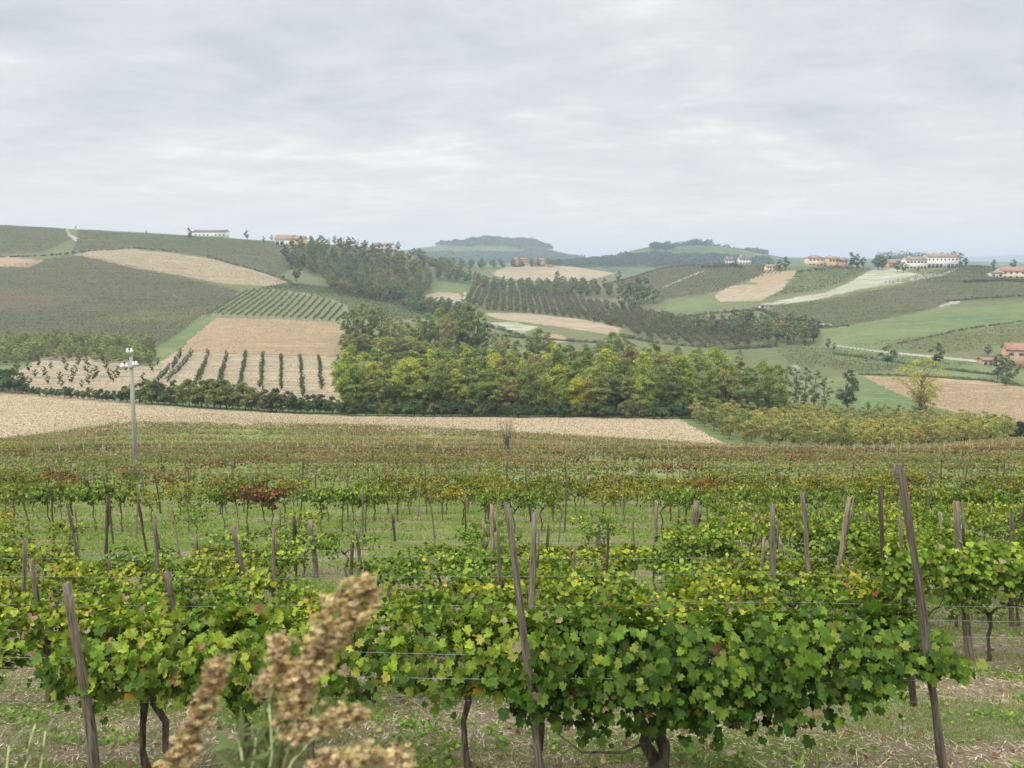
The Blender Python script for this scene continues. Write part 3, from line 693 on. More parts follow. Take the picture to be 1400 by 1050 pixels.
# ------------------------------------------------------------------ grass, straw and fallen leaves on the near ground
gr = np.random.RandomState(51); gm = MB()
def gmask(X, Y): return wob(X * .6, Y * 1.6, 3.1) + .6 * wob(X + 20, Y * 1.5, 1.1)
for D0, D1, n, sz in ((3.7, 7.5, 130000, (.007, .045)), (7.5, 13, 120000, (.010, .055)), (13, 24, 90000, (.02, .085)), (24, 48, 70000, (.04, .13))):
    Y = gr.uniform(D0, D1, n); px = gr.uniform(-60, 1460, n); X = (px - 700) / F * (Y * 1.09)
    g = gmask(X, Y) + (.35 if D0 >= 13 else 0); keep = g + gr.normal(size=n) * .35 > .14
    st = ~keep & (gr.rand(n) < .30)
    for msk, pal, hs in ((keep, [(3, (.12, .21, .024), 0), (3, (.21, .32, .04), 0), (1, (.28, .33, .09), 0), (1.6, (.36, .32, .18), 0)], 1.0), (st, [(2, (.48, .40, .27), 0), (2, (.30, .23, .14), 0), (1, (.15, .11, .07), 0)], .45)):
        x, y = X[msk], Y[msk]; m_ = len(x); z = ground(x, y) - .004
        Tt = np.stack([gr.normal(size=m_) * (.6 if hs == 1 else 2.5), gr.normal(size=m_) * (.6 if hs == 1 else 2.5), np.full(m_, 1.0)], 1)
        Nn = np.stack([gr.normal(size=m_), gr.normal(size=m_) - .5, gr.uniform(0, .6, m_)], 1)
        Nn = norm(Nn); Tt = norm(Tt); B = norm(np.cross(Tt, Nn)); wd = (sz[0] * gr.uniform(.7, 1.4, m_))[:, None]; ht = (sz[1] * hs * gr.uniform(.5, 1.4, m_))[:, None]
        Pp = np.stack([x, y, z], 1)
        V = np.stack([Pp - B * wd * .5, Pp + B * wd * .5, Pp + Tt * ht + B * wd * .1], 1)
        gm.add(V.reshape(-1, 3), [np.arange(m_ * 3).reshape(-1, 3)], 0, np.repeat(pick(gr, m_, pal), 3, axis=0))
tag(obj('grass', gm.mesh('grass', ['grass_blade'])), 'patchy green and straw-coloured grass between the vine rows', 'grass', kind='stuff')
sm = MB(); n = 60000
Y = gr.uniform(3.7, 14, n); X = gr.uniform(-.75, .75, n) * Y * 1.08; k_ = gmask(X, Y) < .25 + gr.normal(size=n) * .3; X, Y = X[k_], Y[k_]; n = len(X)
leaves(sm, np.stack([X, Y, ground(X, Y) + gr.uniform(0, .015, n)], 1), np.stack([gr.normal(size=n) * .3, gr.normal(size=n) * .3, np.ones(n)], 1), rdir(gr, n), gr.uniform(.03, .10, n), (QUAD[0] * np.array([.16, 1, .3]), QUAD[1]), pick(gr, n, [(3, (.50, .41, .27), 0), (2, (.36, .27, .17), 0), (2, (.20, .14, .09), 0), (1, (.62, .55, .42), 0)]))
tag(obj('straw', sm.mesh('straw', ['dry'])), 'dry straw and twigs littering the bare ground between the near rows', 'straw', kind='stuff')
wm_ = MB(); n = 5200
Y = 3.8 + 16 * gr.uniform(0, 1, n) ** 1.2; X = gr.uniform(-.75, .75, n) * Y * 1.08; k_ = wob(X * 1.2, Y * 2, 2.3) > .25; X, Y = X[k_], Y[k_]
X = np.repeat(X, 7) + gr.normal(size=len(X) * 7) * .06; Y = np.repeat(Y, 7) + gr.normal(size=len(X)) * .06; n = len(X)
leaves(wm_, np.stack([X, Y, ground(X, Y) + gr.uniform(.01, .07, n)], 1), np.stack([gr.normal(size=n) * .5, gr.normal(size=n) * .5 - .2, np.ones(n)], 1), rdir(gr, n), gr.uniform(.02, .06, n), MIDL, pick(gr, n, [(3, (.11, .19, .035), 0), (2, (.18, .27, .05), 0), (1, (.25, .32, .09), 0)]))
tag(obj('ground_weeds', wm_.mesh('ground_weeds', ['grass_blade'])), 'low broad-leaved green weeds in patches between the near rows', 'ground weeds', kind='stuff')
lm = MB(); n = 1500
Y = 4 + 14 * gr.uniform(0, 1, n) ** 1.3; X = gr.uniform(-.75, .75, n) * Y * 1.08
row = np.array(ROWS[:6])[gr.randint(0, 5, n)]; Y = np.where(gr.rand(n) < .5, row + gr.normal(size=n) * .35, Y)
Y = np.maximum(Y, 4.0)
leaves(lm, np.stack([X, Y, ground(X, Y) + .02], 1), np.stack([gr.normal(size=n) * .4, gr.normal(size=n) * .4, np.ones(n)], 1), rdir(gr, n), gr.uniform(.03, .075, n), MIDL, pick(gr, n, [(3, (.22, .11, .06), 0), (2, (.32, .2, .12), 0), (.5, (.5, .36, .12), 0), (3, (.15, .09, .06), 0)]))
tag(obj('fallen_leaves', lm.mesh('fallen_leaves', ['dry'])), 'dry brown and reddish vine leaves scattered on the ground under the rows', 'fallen leaves', kind='stuff')

# clods of the tilled fields
cr_ = np.random.RandomState(55); cm = MB()
def clods(poly, d0, d1, n, sz, pal):
    xs = [q[0] for q in poly]; D = cr_.uniform(d0, d1, n * 3); px = cr_.uniform(max(min(xs), -60), min(max(xs), 1460), n * 3); X = (px - 700) / F * D; Z = ground(X, D); a, b = proj(X, D, Z)
    k = inpoly(poly, a, b); X, D, Z = X[k][:n], D[k][:n], Z[k][:n]; m_ = len(X)
    leaves(cm, np.stack([X, D, Z + .03], 1), np.stack([cr_.normal(size=m_) * .5, cr_.normal(size=m_) * .5, np.full(m_, .8)], 1), rdir(cr_, m_), sz * cr_.uniform(.5, 1.5, m_), QUAD, pick(cr_, m_, pal))
CP = [(2, (.50, .42, .28), 0), (3, (.43, .35, .22), 0), (2, (.29, .23, .14), 0), (.7, (.20, .155, .095), 0)]
clods([q for q in FIELDS[9][2]], 105, 290, 80000, .24, CP)
clods([(1180, 516), (1262, 518), (1400, 532), (1500, 545), (1500, 590), (1400, 577), (1330, 566), (1262, 550), (1220, 535)], 225, 345, 15000, .28, [(2, (.42, .32, .2), 0), (2, (.33, .25, .15), 0), (.5, (.2, .15, .09), 0)])
clods(FIELDS[10][2], 290, 450, 14000, .35, [(2, (.40, .30, .18), 0), (1, (.28, .20, .12), 0)])
clods(FIELDS[12][2], 220, 350, 22000, .35, [(2, (.46, .38, .25), 0), (1, (.30, .24, .14), 0)])
clods(FIELDS[13][2], 560, 800, 16000, .6, [(2, (.46, .38, .26), 0), (1, (.30, .24, .15), 0)])
tag(obj('clods', cm.mesh('clods', ['dry'])), 'dry tan clods and stubble strewn over the tilled fields', 'clods', kind='stuff')

# ------------------------------------------------------------------ trees
LT = [(5, (1, 1, 1), 0), (2, (1.35, 1.25, .95), 0), (2, (.7, .75, .85), 0), (.5, (1.8, 1.5, .8), 0)]
def crown(mb, rs, H, R, base, nb, nl, size, pal=LT, shape=QUAD, wide=.45, br=(.24, .40), mi=0, squash=.8, flat=0.0):
    cs = []
    for b in range(nb):
        u = (b + .5) / nb; u = u * .98
        env = math.sin(math.pi * min(1, max(.04, (u / (2 * wide)) if u < wide else .5 + .5 * (u - wide) / (1 - wide)))) ** .6
        a = rs.uniform(0, 6.28); rb = R * rs.uniform(*br) * (1 - .35 * u)
        d = max(0, R * env - rb * .8) * rs.uniform(.45, 1.0)
        cs.append((d * math.cos(a), d * math.sin(a), base + rb * .6 + u * (H - base - rb * 1.3), rb))
    cs = np.array(cs); w_ = cs[:, 3] ** 2; idx = rs.choice(nb, nl, p=w_ / w_.sum())
    d = rdir(rs, nl); d[:, 2] = np.where(d[:, 2] < -.3, -d[:, 2], d[:, 2])
    rad = cs[idx, 3] * rs.uniform(.45, 1.08, nl)
    P = cs[idx, :3] + d * rad[:, None] * np.array([1, 1, squash])
    bt = rs.uniform(.86, 1.16, nb)[idx][:, None]      # each clump has its own foliage tone
    Nn = d * .75 + rdir(rs, nl) * .6 + np.array([0, 0, .6])
    leaves(mb, P, Nn, rdir(rs, nl), size * rs.uniform(.6, 1.3, nl), shape, pick(rs, nl, pal) * bt, mi)
    return cs
def trunk(mb, rs, H, base, r, cs, nlimb=5, mi=0, k=6, lean=0.0):
    top = H * .8; zs = np.linspace(-.4, top, 6); off = np.cumsum(rs.normal(size=(6, 2)) * H * .012, 0); off[:2] = 0; off[:, 0] += lean * np.clip(zs, 0, 99)
    path = np.column_stack([off, zs]); V, P = tube(path, r * np.array([1.2, 1, .8, .6, .4, .15]), k, rs, .1); mb.add(V, P, mi)
    for c in cs[rs.permutation(len(cs))[:nlimb]]:
        z0 = min(max(base * .7, c[2] - rs.uniform(.15, .35) * H), top * .9); p0 = np.array([np.interp(z0, zs, off[:, 0]), np.interp(z0, zs, off[:, 1]), z0])
        V, P = tube([p0, (p0 * .5 + c[:3] * .5) + (0, 0, .05 * H), c[:3]], [r * .45, r * .28, r * .08], max(4, k - 2)); mb.add(V, P, mi)
def tree_proto(name, seed, H, R, base, nb, nl, size, r, nlimb=6, bark='bark', single=False, lean=0, leafm='leaf_far', **kw):
    rs = np.random.RandomState(seed); a = MB(); cs = crown(a, rs, H, R, base, nb, nl, size, **kw)
    if single:
        trunk(a, rs, H, base, r, cs, nlimb, 1, 4)
        return proto(name, [(name, a.mesh(name, [leafm, bark]), True)])
    t = MB(); trunk(t, rs, H, base, r, cs, nlimb, 0, 6, lean)
    return proto(name, [('trunk', t.mesh(name + '_trunk', [bark]), False), ('crown', a.mesh(name + '_crown', [leafm]), True)])
def plant_list(items, noun, cat, group, where):
    """items: (sortkey, object, look) -> labels by place along the list"""
    items = sorted(items, key=lambda q: q[0])
    for i, q in enumerate(items): tag(q[1], f"{q[2]} {noun}, {nth(i+1)} from the left {where}", cat, group)
tr = np.random.RandomState(61)
WOOD = [tree_proto('wood_tree', 500 + i, 16, [4.2, 5.0, 4.0, 5.4, 3.4, 4.6][i], [1.2, 1, 2, 1.5, 1.5, .8][i], [46, 54, 40, 60, 38, 52][i], 9000, .36, .2, 7, wide=.5) for i in range(6)]
WC = [((.245, .31, .08), 'green'), ((.31, .37, .08), 'yellow-green'), ((.20, .26, .085), 'dark green'), ((.38, .41, .085), 'light yellow-green'), ((.30, .31, .10), 'olive'), ((.30, .28, .11), 'brownish')]
YEL = ((.44, .42, .06), 'yellow')
def put(pl, X, Y, sc, colr, rnd=tr, sink=0.0, w=1.0):
    return instance(pl[rnd.randint(len(pl))], (X, Y, float(ground(X, Y)) - sink), rnd.uniform(0, 6.28), (sc * w, sc * w, sc), colr)
# valley wood: four staggered ranks
wood = {0: [], 1: [], 2: [], 3: []}
ranks = [(0, 188, 488, 955, 25, (.55, .86)), (1, 197, 480, 1000, 26, (.78, 1.04)), (2, 209, 476, 1050, 28, (.96, 1.16)), (3, 224, 482, 1085, 29, (1.08, 1.26))]
for rk, D, a, b, stp, (s0, s1) in ranks:
    px = a
    while px < b:
        X, Y, _ = gpt(px, D + tr.uniform(-5, 5)); c = WC[tr.choice(6, p=[.34, .22, .18, .12, .1, .04] if rk else [.34, .1, .32, .04, .14, .06])]
        if (rk > 0 and (560 < px < 610 or 1005 < px < 1050) and tr.rand() < .4) or (rk == 0 and 780 < px < 830 and tr.rand() < .5): c = YEL
        sc = tr.uniform(s0, s1) * (.9 if px > 1000 else 1) 
        wood[rk].append((px, put(WOOD, X, Y, sc, c[0], w=tr.uniform(1.05, 1.4)), c[1])); px += stp * tr.uniform(.75, 1.2)
for rk, nm in enumerate(('front rank', 'second rank', 'third rank', 'rearmost rank')):
    plant_list(wood[rk], 'tree', 'tree', 'trees of the valley wood', f'in the {nm} of the valley wood')
# taller dark trees behind the left end of the wood
lst = []
for px, D, h, c in [(474, 348, 1.0, 2), (484, 340, 1.15, 2), (498, 352, 1.25, 0), (510, 345, 1.15, 2), (522, 352, 1.2, 0), (534, 340, 1.0, 5), (546, 350, .95, 4), (558, 342, .9, 0), (572, 352, 1.1, 4), (586, 345, 1.2, 2), (600, 352, 1.35, 0), (612, 345, 1.25, 5), (626, 352, 1.4, 0), (640, 348, 1.6, 2), (652, 352, 1.6, 0), (664, 342, 1.2, 2), (676, 336, .9, 4), (690, 344, .95, 5), (706, 340, .85, 0), (722, 344, .95, 4), (736, 345, 1.25, 2), (748, 350, 1.15, 0), (764, 342, .85, 4), (782, 340, .8, 5), (800, 344, .85, 0), (820, 340, .95, 2), (836, 345, 1.2, 2), (850, 350, 1.15, 4), (864, 342, .9, 2), (880, 340, .8, 0), (900, 344, .8, 4), (925, 340, .85, 2), (955, 342, .8, 0), (985, 338, .8, 2), (1010, 340, .75, 0)]:
    X, Y, _ = gpt(px, D); c = WC[c]; lst.append((px, put(WOOD, X, Y, h, c[0]), c[1]))
for px in np.arange(470, 700, 7.5):
    X, Y, _ = gpt(px, 328 + tr.uniform(-4, 6)); c = WC[tr.choice(6)]; put_b = put(WOOD, X, Y, tr.uniform(.42, .62), c[0], w=1.5); lst.append((px, put_b, 'bushy ' + c[1]))
plant_list(lst, 'tall tree', 'tree', 'taller trees behind the valley wood', 'behind the valley wood')
BUSH = [tree_proto('bush', 600 + i, 3.2, 2.1, .1, 14, 1500, .26, .07, 4, wide=.3) for i in range(4)]
BC = [((0.105, 0.165, 0.053), 'green'), ((0.075, 0.120, 0.053), 'dark green'), ((0.195, 0.225, 0.068), 'yellow-green'), ((0.180, 0.180, 0.090), 'olive')]
lst = []
px = 476
while px < 940:
    X, Y, _ = gpt(px, 181 + tr.uniform(-1.5, 2)); c = BC[tr.choice(4, p=[.35, .4, .15, .1])]; lst.append((px, put(BUSH, X, Y, tr.uniform(.8, 1.5), c[0], w=1.2), c[1])); px += tr.uniform(9, 17)
plant_list(lst, 'bush', 'bush', 'bushes along the foot of the wood', 'along the foot of the valley wood')
# hedge between orchard and tilled field on the left
lst = []
for px in np.arange(-30, 472, 8.5):
    D = np.interp(px, [-30, 0, 100, 200, 300, 400, 470], [242, 236, 219, 205, 192, 187, 186]) + tr.uniform(-2, 2)
    X, Y, _ = gpt(px, D); hs = np.interp(px, [-30, 20, 40, 150, 200, 330, 400, 470], [2.6, 2.2, .9, 1.1, 1.9, 2.3, 1.5, 1.3]) * tr.uniform(.75, 1.2)
    ci = 1 if px < 150 and tr.rand() < .6 else (2 if 250 < px < 350 and tr.rand() < .7 else tr.randint(4)); c = BC[ci]
    lst.append((px, put(BUSH, X, Y, hs, c[0]), c[1]))
plant_list(lst, 'hedge bush', 'bush', 'hedge bushes below the young orchard', 'in the hedge below the young orchard')
def single(pl, px, D, sc, colr, label, cat='tree', w=1.0, rz=None):
    X, Y, _ = gpt(px, D); o = put(pl, X, Y, sc, colr, w=w); tag(o, label, cat); return o
CONE = [tree_proto('conifer', 650, 7, 2.3, .2, 26, 3200, .25, .15, 4, wide=.22, br=(.25, .42))]
single(CONE, 240, 203, 1.05, (.07, .12, .05), 'dark green conical tree in the hedge, just right of the concrete pole', w=1.15)
single(CONE, 372, 190, .75, (.07, .12, .05), 'dark green bushy tree in the hedge under the third orchard column', w=1.4)
DARKT = [tree_proto('dark_tree', 660, 11, 3.6, 1.2, 24, 4200, .3, .18, 8, wide=.35, br=(.26, .4))]
single(DARKT, 1158, 243, 1.38, (.085, .12, .06), 'dark dense tree standing alone at the right end of the valley wood')
_rs = np.random.RandomState(671); a = MB(); cs = crown(a, _rs, 12, 5.4, 2.2, 44, 6500, .22, br=(.16, .28), wide=.6)
t = MB(); trunk(t, _rs, 12, 1.5, .24, cs, 30, 0, 6); YT = proto('birch_tree', [('trunk', t.mesh('yt_trunk', ['bark_pale']), False), ('crown', a.mesh('yt_crown', ['leaf_far']), True)])
single([YT], 1256, 236, 1.75, (.42, .39, .085), 'airy yellow tree with bare pale limbs in front of the tilled field')
_rs = np.random.RandomState(672); a = MB(); cs = crown(a, _rs, 12, 3.4, 2.2, 24, 2600, .24, br=(.16, .28), wide=.6)
t = MB(); trunk(t, _rs, 12, 1.5, .16, cs, 22, 0, 6); YT2 = proto('slender_tree', [('trunk', t.mesh('yt2_trunk', ['bark_pale']), False), ('crown', a.mesh('yt2_crown', ['leaf_far']), True)])
lst = []
for px, D, sc in [(1072, 240, 1.3), (1086, 244, 1.2), (1098, 238, 1.3), (1112, 242, 1.2), (1126, 240, 1.05)]:
    X, Y, _ = gpt(px, D); lst.append((px, put([YT2], X, Y, sc, (.13, .16, .05)), 'thin pale green'))
plant_list(lst, 'tree', 'tree', 'thin trees at the right end of the wood', 'beside the lone dark tree')
# hazel grove on the right
HAZ = [tree_proto('hazel_bush', 700 + i, 4.6, 2.2, .3, 22, 1700, .24, .06, 10, wide=.5, br=(.2, .34)) for i in range(5)]
HC = [((.33, .32, .11), 'olive-brown'), ((.39, .37, .11), 'golden olive'), ((.28, .31, .10), 'olive green'), ((.36, .30, .11), 'rusty'), ((.22, .27, .09), 'green')]
hz_rows = {}
for i, D in enumerate(np.arange(140, 238, 5.8)):
    l = np.interp(D, [140, 160, 180, 238], [1010, 962, 948, 1085]); r = np.interp(D, [140, 190, 225, 238], [1390, 1385, 1340, 1230])
    px = l + tr.uniform(0, 10)
    while px < r:
        X, Y, _ = gpt(px, D + tr.uniform(-.8, .8)); c = HC[tr.choice(5, p=[.3, .22, .25, .08, .15])]
        if px < 1005: c = HC[4] if tr.rand() < .5 else HC[0]
        hz_rows.setdefault(i, []).append((px, put(HAZ, X, Y, tr.uniform(.95, 1.4), c[0]), c[1])); px += 4.9 / D * F * tr.uniform(.85, 1.15)
nh = sum(len(v) for v in hz_rows.values()); print('hazels', nh)
for i, v in hz_rows.items(): plant_list(v, 'hazel', 'hazel bush', 'hazel bushes of the grove on the right', f'in the {nth(i+1)} row of the hazel grove')
lst = []
for px, D, s in [(1390, 150, 1.5), (1405, 160, 1.8), (1376, 170, 1.2)]:
    X, Y, _ = gpt(px, D); lst.append((px, put(BUSH, X, Y, s, (.05, .075, .045)), 'dark'))
plant_list(lst, 'bush', 'bush', 'dark bushes right of the hazel grove', 'beside the right end of the hazel grove')
# young orchard on the left: columns converging uphill
YH = [tree_proto('young_hazel', 750 + i, 2.9, 1.15, .15, 12, 520, .24, .05, 5, wide=.5) for i in range(4)]
cols_ = [((248, 478), (205, 530)), ((262, 478), (228, 520)), ((285, 478), (262, 535)), ((310, 478), (298, 530)), ((336, 478), (326, 535)), ((360, 480), (356, 530)), ((384, 484), (385, 530)), ((411, 484), (414, 540)), ((436, 484), (440, 530)), ((461, 486), (468, 528))]
def flat_hit(px, py): return hit(px, py, 150, 380)
for ci, ((x1, y1), (x2, y2)) in enumerate(cols_):
    a_ = flat_hit(x1, y1 + 6); b_ = flat_hit(x2, y2 + 4); L = math.hypot(a_[0] - b_[0], a_[1] - b_[1]); n = max(3, int(L / 3.4)); lst = []
    for q in range(n):
        f_ = (q + .5) / n
        if tr.rand() < .08: continue
        X = a_[0] + (b_[0] - a_[0]) * f_ + tr.normal() * .25; Y = a_[1] + (b_[1] - a_[1]) * f_
        o = put(YH, X, Y, tr.uniform(.8, 1.15), (.085, .13, .05)); tag(o, f"young hazel, {nth(len(lst)+1)} from the top in the {nth(ci+1)} orchard column from the left", 'young hazel', 'young hazels planted in columns'); lst.append(o)
lst = []
for (x, y, s) in [(40, 500, 1), (52, 493, 1), (30, 512, .8), (60, 507, 1), (82, 513, .9), (92, 500, .9), (102, 505, 1), (120, 502, 1.1), (127, 512, 1), (122, 518, 1), (130, 508, 1.2), (98, 516, .9), (70, 497, .8), (107, 492, .9), (84, 521, .8), (145, 497, .9), (150, 507, .9), (66, 517, .8), (40, 518, .8), (88, 490, .8), (155, 514, 1), (162, 507, 1.1), (172, 500, 1), (112, 522, .7), (48, 508, .8), (20, 505, 1), (12, 512, .9), (142, 488, .9), (118, 490, .8), (25, 497, .9), (208, 500, .9), (196, 512, .8), (215, 491, .8)]:
    X, Y, _ = flat_hit(x, y + 8); lst.append((x, put(YH, X, Y, s * 1.4, (.075, .115, .045)), 'dark green'))
plant_list(lst, 'young hazel', 'young hazel', 'scattered young hazels left of the columns', 'beside the orchard columns')
# mature hazel block above it, two blocks in the middle distance
def block(name_where, poly, d0, d1, sp, protos, cols__, sc, group, maxn=300, noun='hazel', cat='hazel bush', jit=.8, stuff=None):
    xs = [q[0] for q in poly]; X0 = (min(xs) - 700) / F * d1 if min(xs) < 700 else (min(xs) - 700) / F * d0; X1 = (max(xs) - 700) / F * d0 if max(xs) < 700 else (max(xs) - 700) / F * d1
    gx, gy = np.meshgrid(np.arange(X0, X1, sp), np.arange(d0, d1, sp)); gx = gx.ravel() + tr.uniform(-jit, jit, gx.size); gy = gy.ravel() + tr.uniform(-jit, jit, gy.size)
    gz = ground(gx, gy); px, py = proj(gx, gy, gz); k = inpoly(poly, px, py); gx, gy, px, py = gx[k], gy[k], px[k], py[k]
    if len(gx) > maxn: s_ = np.argsort(gy)[:maxn]; gx, gy, px, py = gx[s_], gy[s_], px[s_], py[s_]
    if stuff:
        B = MB()
        for x, y in zip(gx, gy):
            me = protos[tr.randint(len(protos))]['root'].data; co = np.empty(len(me.vertices) * 3, np.float32); me.vertices.foreach_get('co', co); co = co.reshape(-1, 3)
            tt = np.empty(len(co) * 4, np.float32); me.attributes['tint'].data.foreach_get('color', tt); tt = tt.reshape(-1, 4)[:, :3]
            nf = len(me.polygons); ls = np.empty(nf, np.int32); me.polygons.foreach_get('loop_total', ls); vi = np.empty(len(me.loops), np.int32); me.loops.foreach_get('vertex_index', vi)
            mi = np.empty(nf, np.int32); me.polygons.foreach_get('material_index', mi); q4 = (ls == 4) & (mi == 0); st_ = np.cumsum(ls) - ls; Q = vi[st_[q4][:, None] + np.arange(4)]
            a = tr.uniform(0, 6.28); s2 = sc * tr.uniform(.8, 1.2); ca, sa = math.cos(a) * s2, math.sin(a) * s2; u, inv = np.unique(Q, return_inverse=True)
            V = np.stack([co[u, 0] * ca - co[u, 1] * sa + x, co[u, 0] * sa + co[u, 1] * ca + y, co[u, 2] * s2 + float(ground(x, y))], 1)
            B.add(V, [inv.reshape(-1, 4)], 0, tt[u] * np.array(cols__[tr.randint(len(cols__))][0]))
        o = tag(obj(noun, B.mesh(noun, ['leaf_far'])), stuff, cat, kind='stuff'); print(noun, len(gx)); return
    lst = []
    for x, y, p, q in zip(gx, gy, px, py):
        c = cols__[tr.randint(len(cols__))]; lst.append((p, put(protos, float(x), float(y), sc * tr.uniform(.8, 1.2), c[0]), c[1]))
    plant_list(lst, noun, cat, group, name_where); print(name_where, len(lst)); return lst
HZF = [tree_proto('hazel_bush', 720 + i, 4.4, 2.6, .2, 14, 420, .5, .06, 3, wide=.45, single=True) for i in range(4)]
block('in the hazel block under the left vineyard', [(-30, 450), (0, 450), (100, 460), (215, 472), (207, 500), (120, 494), (60, 494), (0, 500), (-30, 504)], 290, 450, 4.6, HZF, [HC[2], HC[4], ((.14, .17, .055), 'dull green')], 1.0, 'hazels under the left vineyard', 230, 'hazel_orchard', 'hazel orchard', stuff='dense olive-green hazel orchard under the left hillside vineyard')
block('in the dark orchard beyond the valley wood', [(640, 398), (700, 396), (780, 406), (850, 422), (900, 432), (960, 442), (1010, 454), (1040, 474), (960, 474), (890, 466), (850, 449), (800, 437), (720, 428), (665, 425), (640, 414)], 440, 760, 6.2, HZF, [((.15, .155, .07), 'dull olive'), ((.11, .14, .06), 'dark green'), ((.18, .155, .08), 'brownish')], 1.2, 'orchard bushes beyond the wood', 900, 'dark_orchard', 'orchard', stuff='dull dark orchard rows sloping down beyond the valley wood')
# woods in the hollows and on the ridges
FT = [tree_proto('tree', 800 + i, 12, [4.2, 5.0, 3.8, 4.6, 5.6][i], [1.2, 1.5, 2, 1, 1.5][i], [18, 22, 16, 20, 26][i], 1300, .72, .2, 3, single=True) for i in range(5)]
POP = [tree_proto('cypress', 830, 12, 1.6, .5, 16, 700, .5, .12, 2, wide=.4, single=True)]
FC = [((.155, .205, .085), 'green'), ((.12, .165, .08), 'dark green'), ((.22, .25, .09), 'light green'), ((.21, .20, .10), 'olive-brown')]
block('in the wood below the yellow farmhouse', [(380, 352), (402, 340), (440, 338), (500, 342), (545, 352), (585, 368), (592, 402), (560, 416), (500, 410), (452, 398), (440, 380), (400, 368)], 540, 800, 8.6, FT, FC, 1.0, 'x', 300, 'farmhouse_wood', 'wood', 2.5, stuff='dense green wood filling the hollow below the yellow farmhouse')
block('in the wooded hollow behind the winding path', [(590, 372), (640, 366), (672, 384), (700, 392), (780, 392), (850, 396), (855, 408), (780, 408), (690, 402), (640, 396), (655, 390), (598, 384)], 620, 960, 9.5, FT, FC, .95, 'x', 170, 'hollow_wood', 'wood', 2.5, stuff='belt of green trees in the hollow behind the winding path')
block('in the thicket below the winding path', [(585, 412), (640, 418), (650, 432), (620, 440), (570, 428), (540, 420)], 480, 640, 7.5, FT, FC, .7, 'trees of the thicket by the stream', 70, 'tree', 'tree', 2)
block('in the dark trees left of the green meadow', [(1000, 440), (1060, 447), (1118, 455), (1120, 474), (1060, 470), (1000, 466), (950, 452)], 400, 560, 7.5, FT, FC, .85, 'trees below the small farm', 60, 'tree', 'tree', 2)
block('in the wood on the far ridge line in the middle', [(560, 352), (600, 348), (700, 360), (780, 364), (600, 372)], 800, 1120, 14, FT, FC, 1.0, 'x', 120, 'ridge_wood', 'wood', 4, stuff='hazy wood along the middle ridge line behind the far fields')
lst = []
for px, D, s, ci, pl in [(405, 610, 1.45, 1, FT), (259, 765, .95, 1, FT), (870, 664, 2.2, 0, FT), (860, 658, 2.0, 0, FT), (880, 668, 2.0, 0, FT), (850, 655, 1.4, 3, FT), (893, 660, 1.4, 2, FT), (868, 640, 1.5, 2, FT), (835, 560, 1.1, 2, FT), (812, 570, .95, 3, FT), (762, 860, 1.5, 0, FT), (905, 540, 1.0, 0, FT), (845, 800, 1.0, 1, FT),
        (338, 795, .85, 1, FT), (200, 798, .3, 1, FT), (104, 798, .3, 1, FT), (360, 780, .5, 0, FT), (372, 795, .55, 2, FT), (425, 792, .7, 1, FT), (440, 790, .8, 0, FT), (458, 795, .85, 3, FT), (470, 795, .7, 1, POP), (482, 795, .8, 0, FT), (490, 798, .75, 1, POP), (500, 790, .65, 0, FT), (544, 795, .85, 1, FT), (450, 798, .7, 1, POP),
        (1213, 345, .85, 1, FT), (1279, 345, 1.0, 1, FT), (1065, 690, .9, 1, FT), (1073, 690, 1.0, 1, FT), (1050, 720, .6, 0, FT), (1163, 690, 1.25, 1, FT), (1171, 695, 1.1, 1, FT), (1180, 690, .9, 0, FT), (1200, 680, 1.1, 1, FT), (1206, 675, 1.1, 1, FT), (1227, 655, .9, 1, FT), (1235, 650, .8, 0, FT), (1255, 640, .5, 1, FT), (1312, 705, 1.15, 3, FT), (1303, 710, 1.3, 3, FT), (1320, 705, .8, 1, FT), (1214, 700, 1.0, 1, FT), (1358, 700, .7, 1, FT), (1385, 690, .8, 1, FT), (1358, 690, .7, 1, POP), (1008, 790, .7, 1, POP), (1017, 790, .9, 1, POP), (1028, 790, .7, 1, POP), (990, 795, .5, 1, FT), (983, 795, .4, 0, FT),
        (1364, 318, .95, 1, FT), (1380, 312, .8, 0, FT), (1350, 380, .5, 1, FT), (1375, 350, .55, 0, FT), (1374, 300, .7, 0, FT), (1100, 450, 1.1, 1, FT), (1085, 455, 1.2, 0, FT), (1110, 440, 1.0, 1, FT), (1132, 400, .55, 1, FT), (1140, 395, .4, 1, FT), (955, 500, .8, 0, FT), (962, 505, .9, 1, FT), (940, 500, .8, 2, FT)]:
    X, Y, _ = gpt(px, D); lst.append((px, put(pl, X, Y, s, FC[ci][0]), FC[ci][1] + (' slim' if pl is POP else ' rounded')))
plant_list(lst, 'tree', 'tree', 'single trees dotted over the far slopes', 'among the lone trees of the far slopes')
HL = MB()
def hedge(pts, d0, d1, sp, hh, rr, colr):
    a = np.array(pts, float); q = np.linspace(0, 1, int(sp)); 
    for t in q:
        x = np.interp(t, np.linspace(0, 1, len(a)), a[:, 0]) + tr.normal() * 1.5; y = np.interp(t, np.linspace(0, 1, len(a)), a[:, 1]); X, Y, Z = hit(x, y, d0, d1)
        n = 130; r_ = rr * tr.uniform(.6, 1.3); h_ = hh * tr.uniform(.5, 1.4); d = rdir(tr, n); d[:, 2] = np.abs(d[:, 2])
        leaves(HL, np.array([X, Y, Z]) + d * np.array([r_, r_, h_]) * tr.uniform(.5, 1, (n, 1)), d + (0, 0, .4), rdir(tr, n), tr.uniform(.35, .8, n), QUAD, np.array(colr) * tr.uniform(.7, 1.3) * tr.uniform(.8, 1.25, (n, 1)))
hedge([(285, 352), (330, 364), (385, 380), (404, 392)], 560, 800, 40, 2.5, 2, (.12, .15, .07))
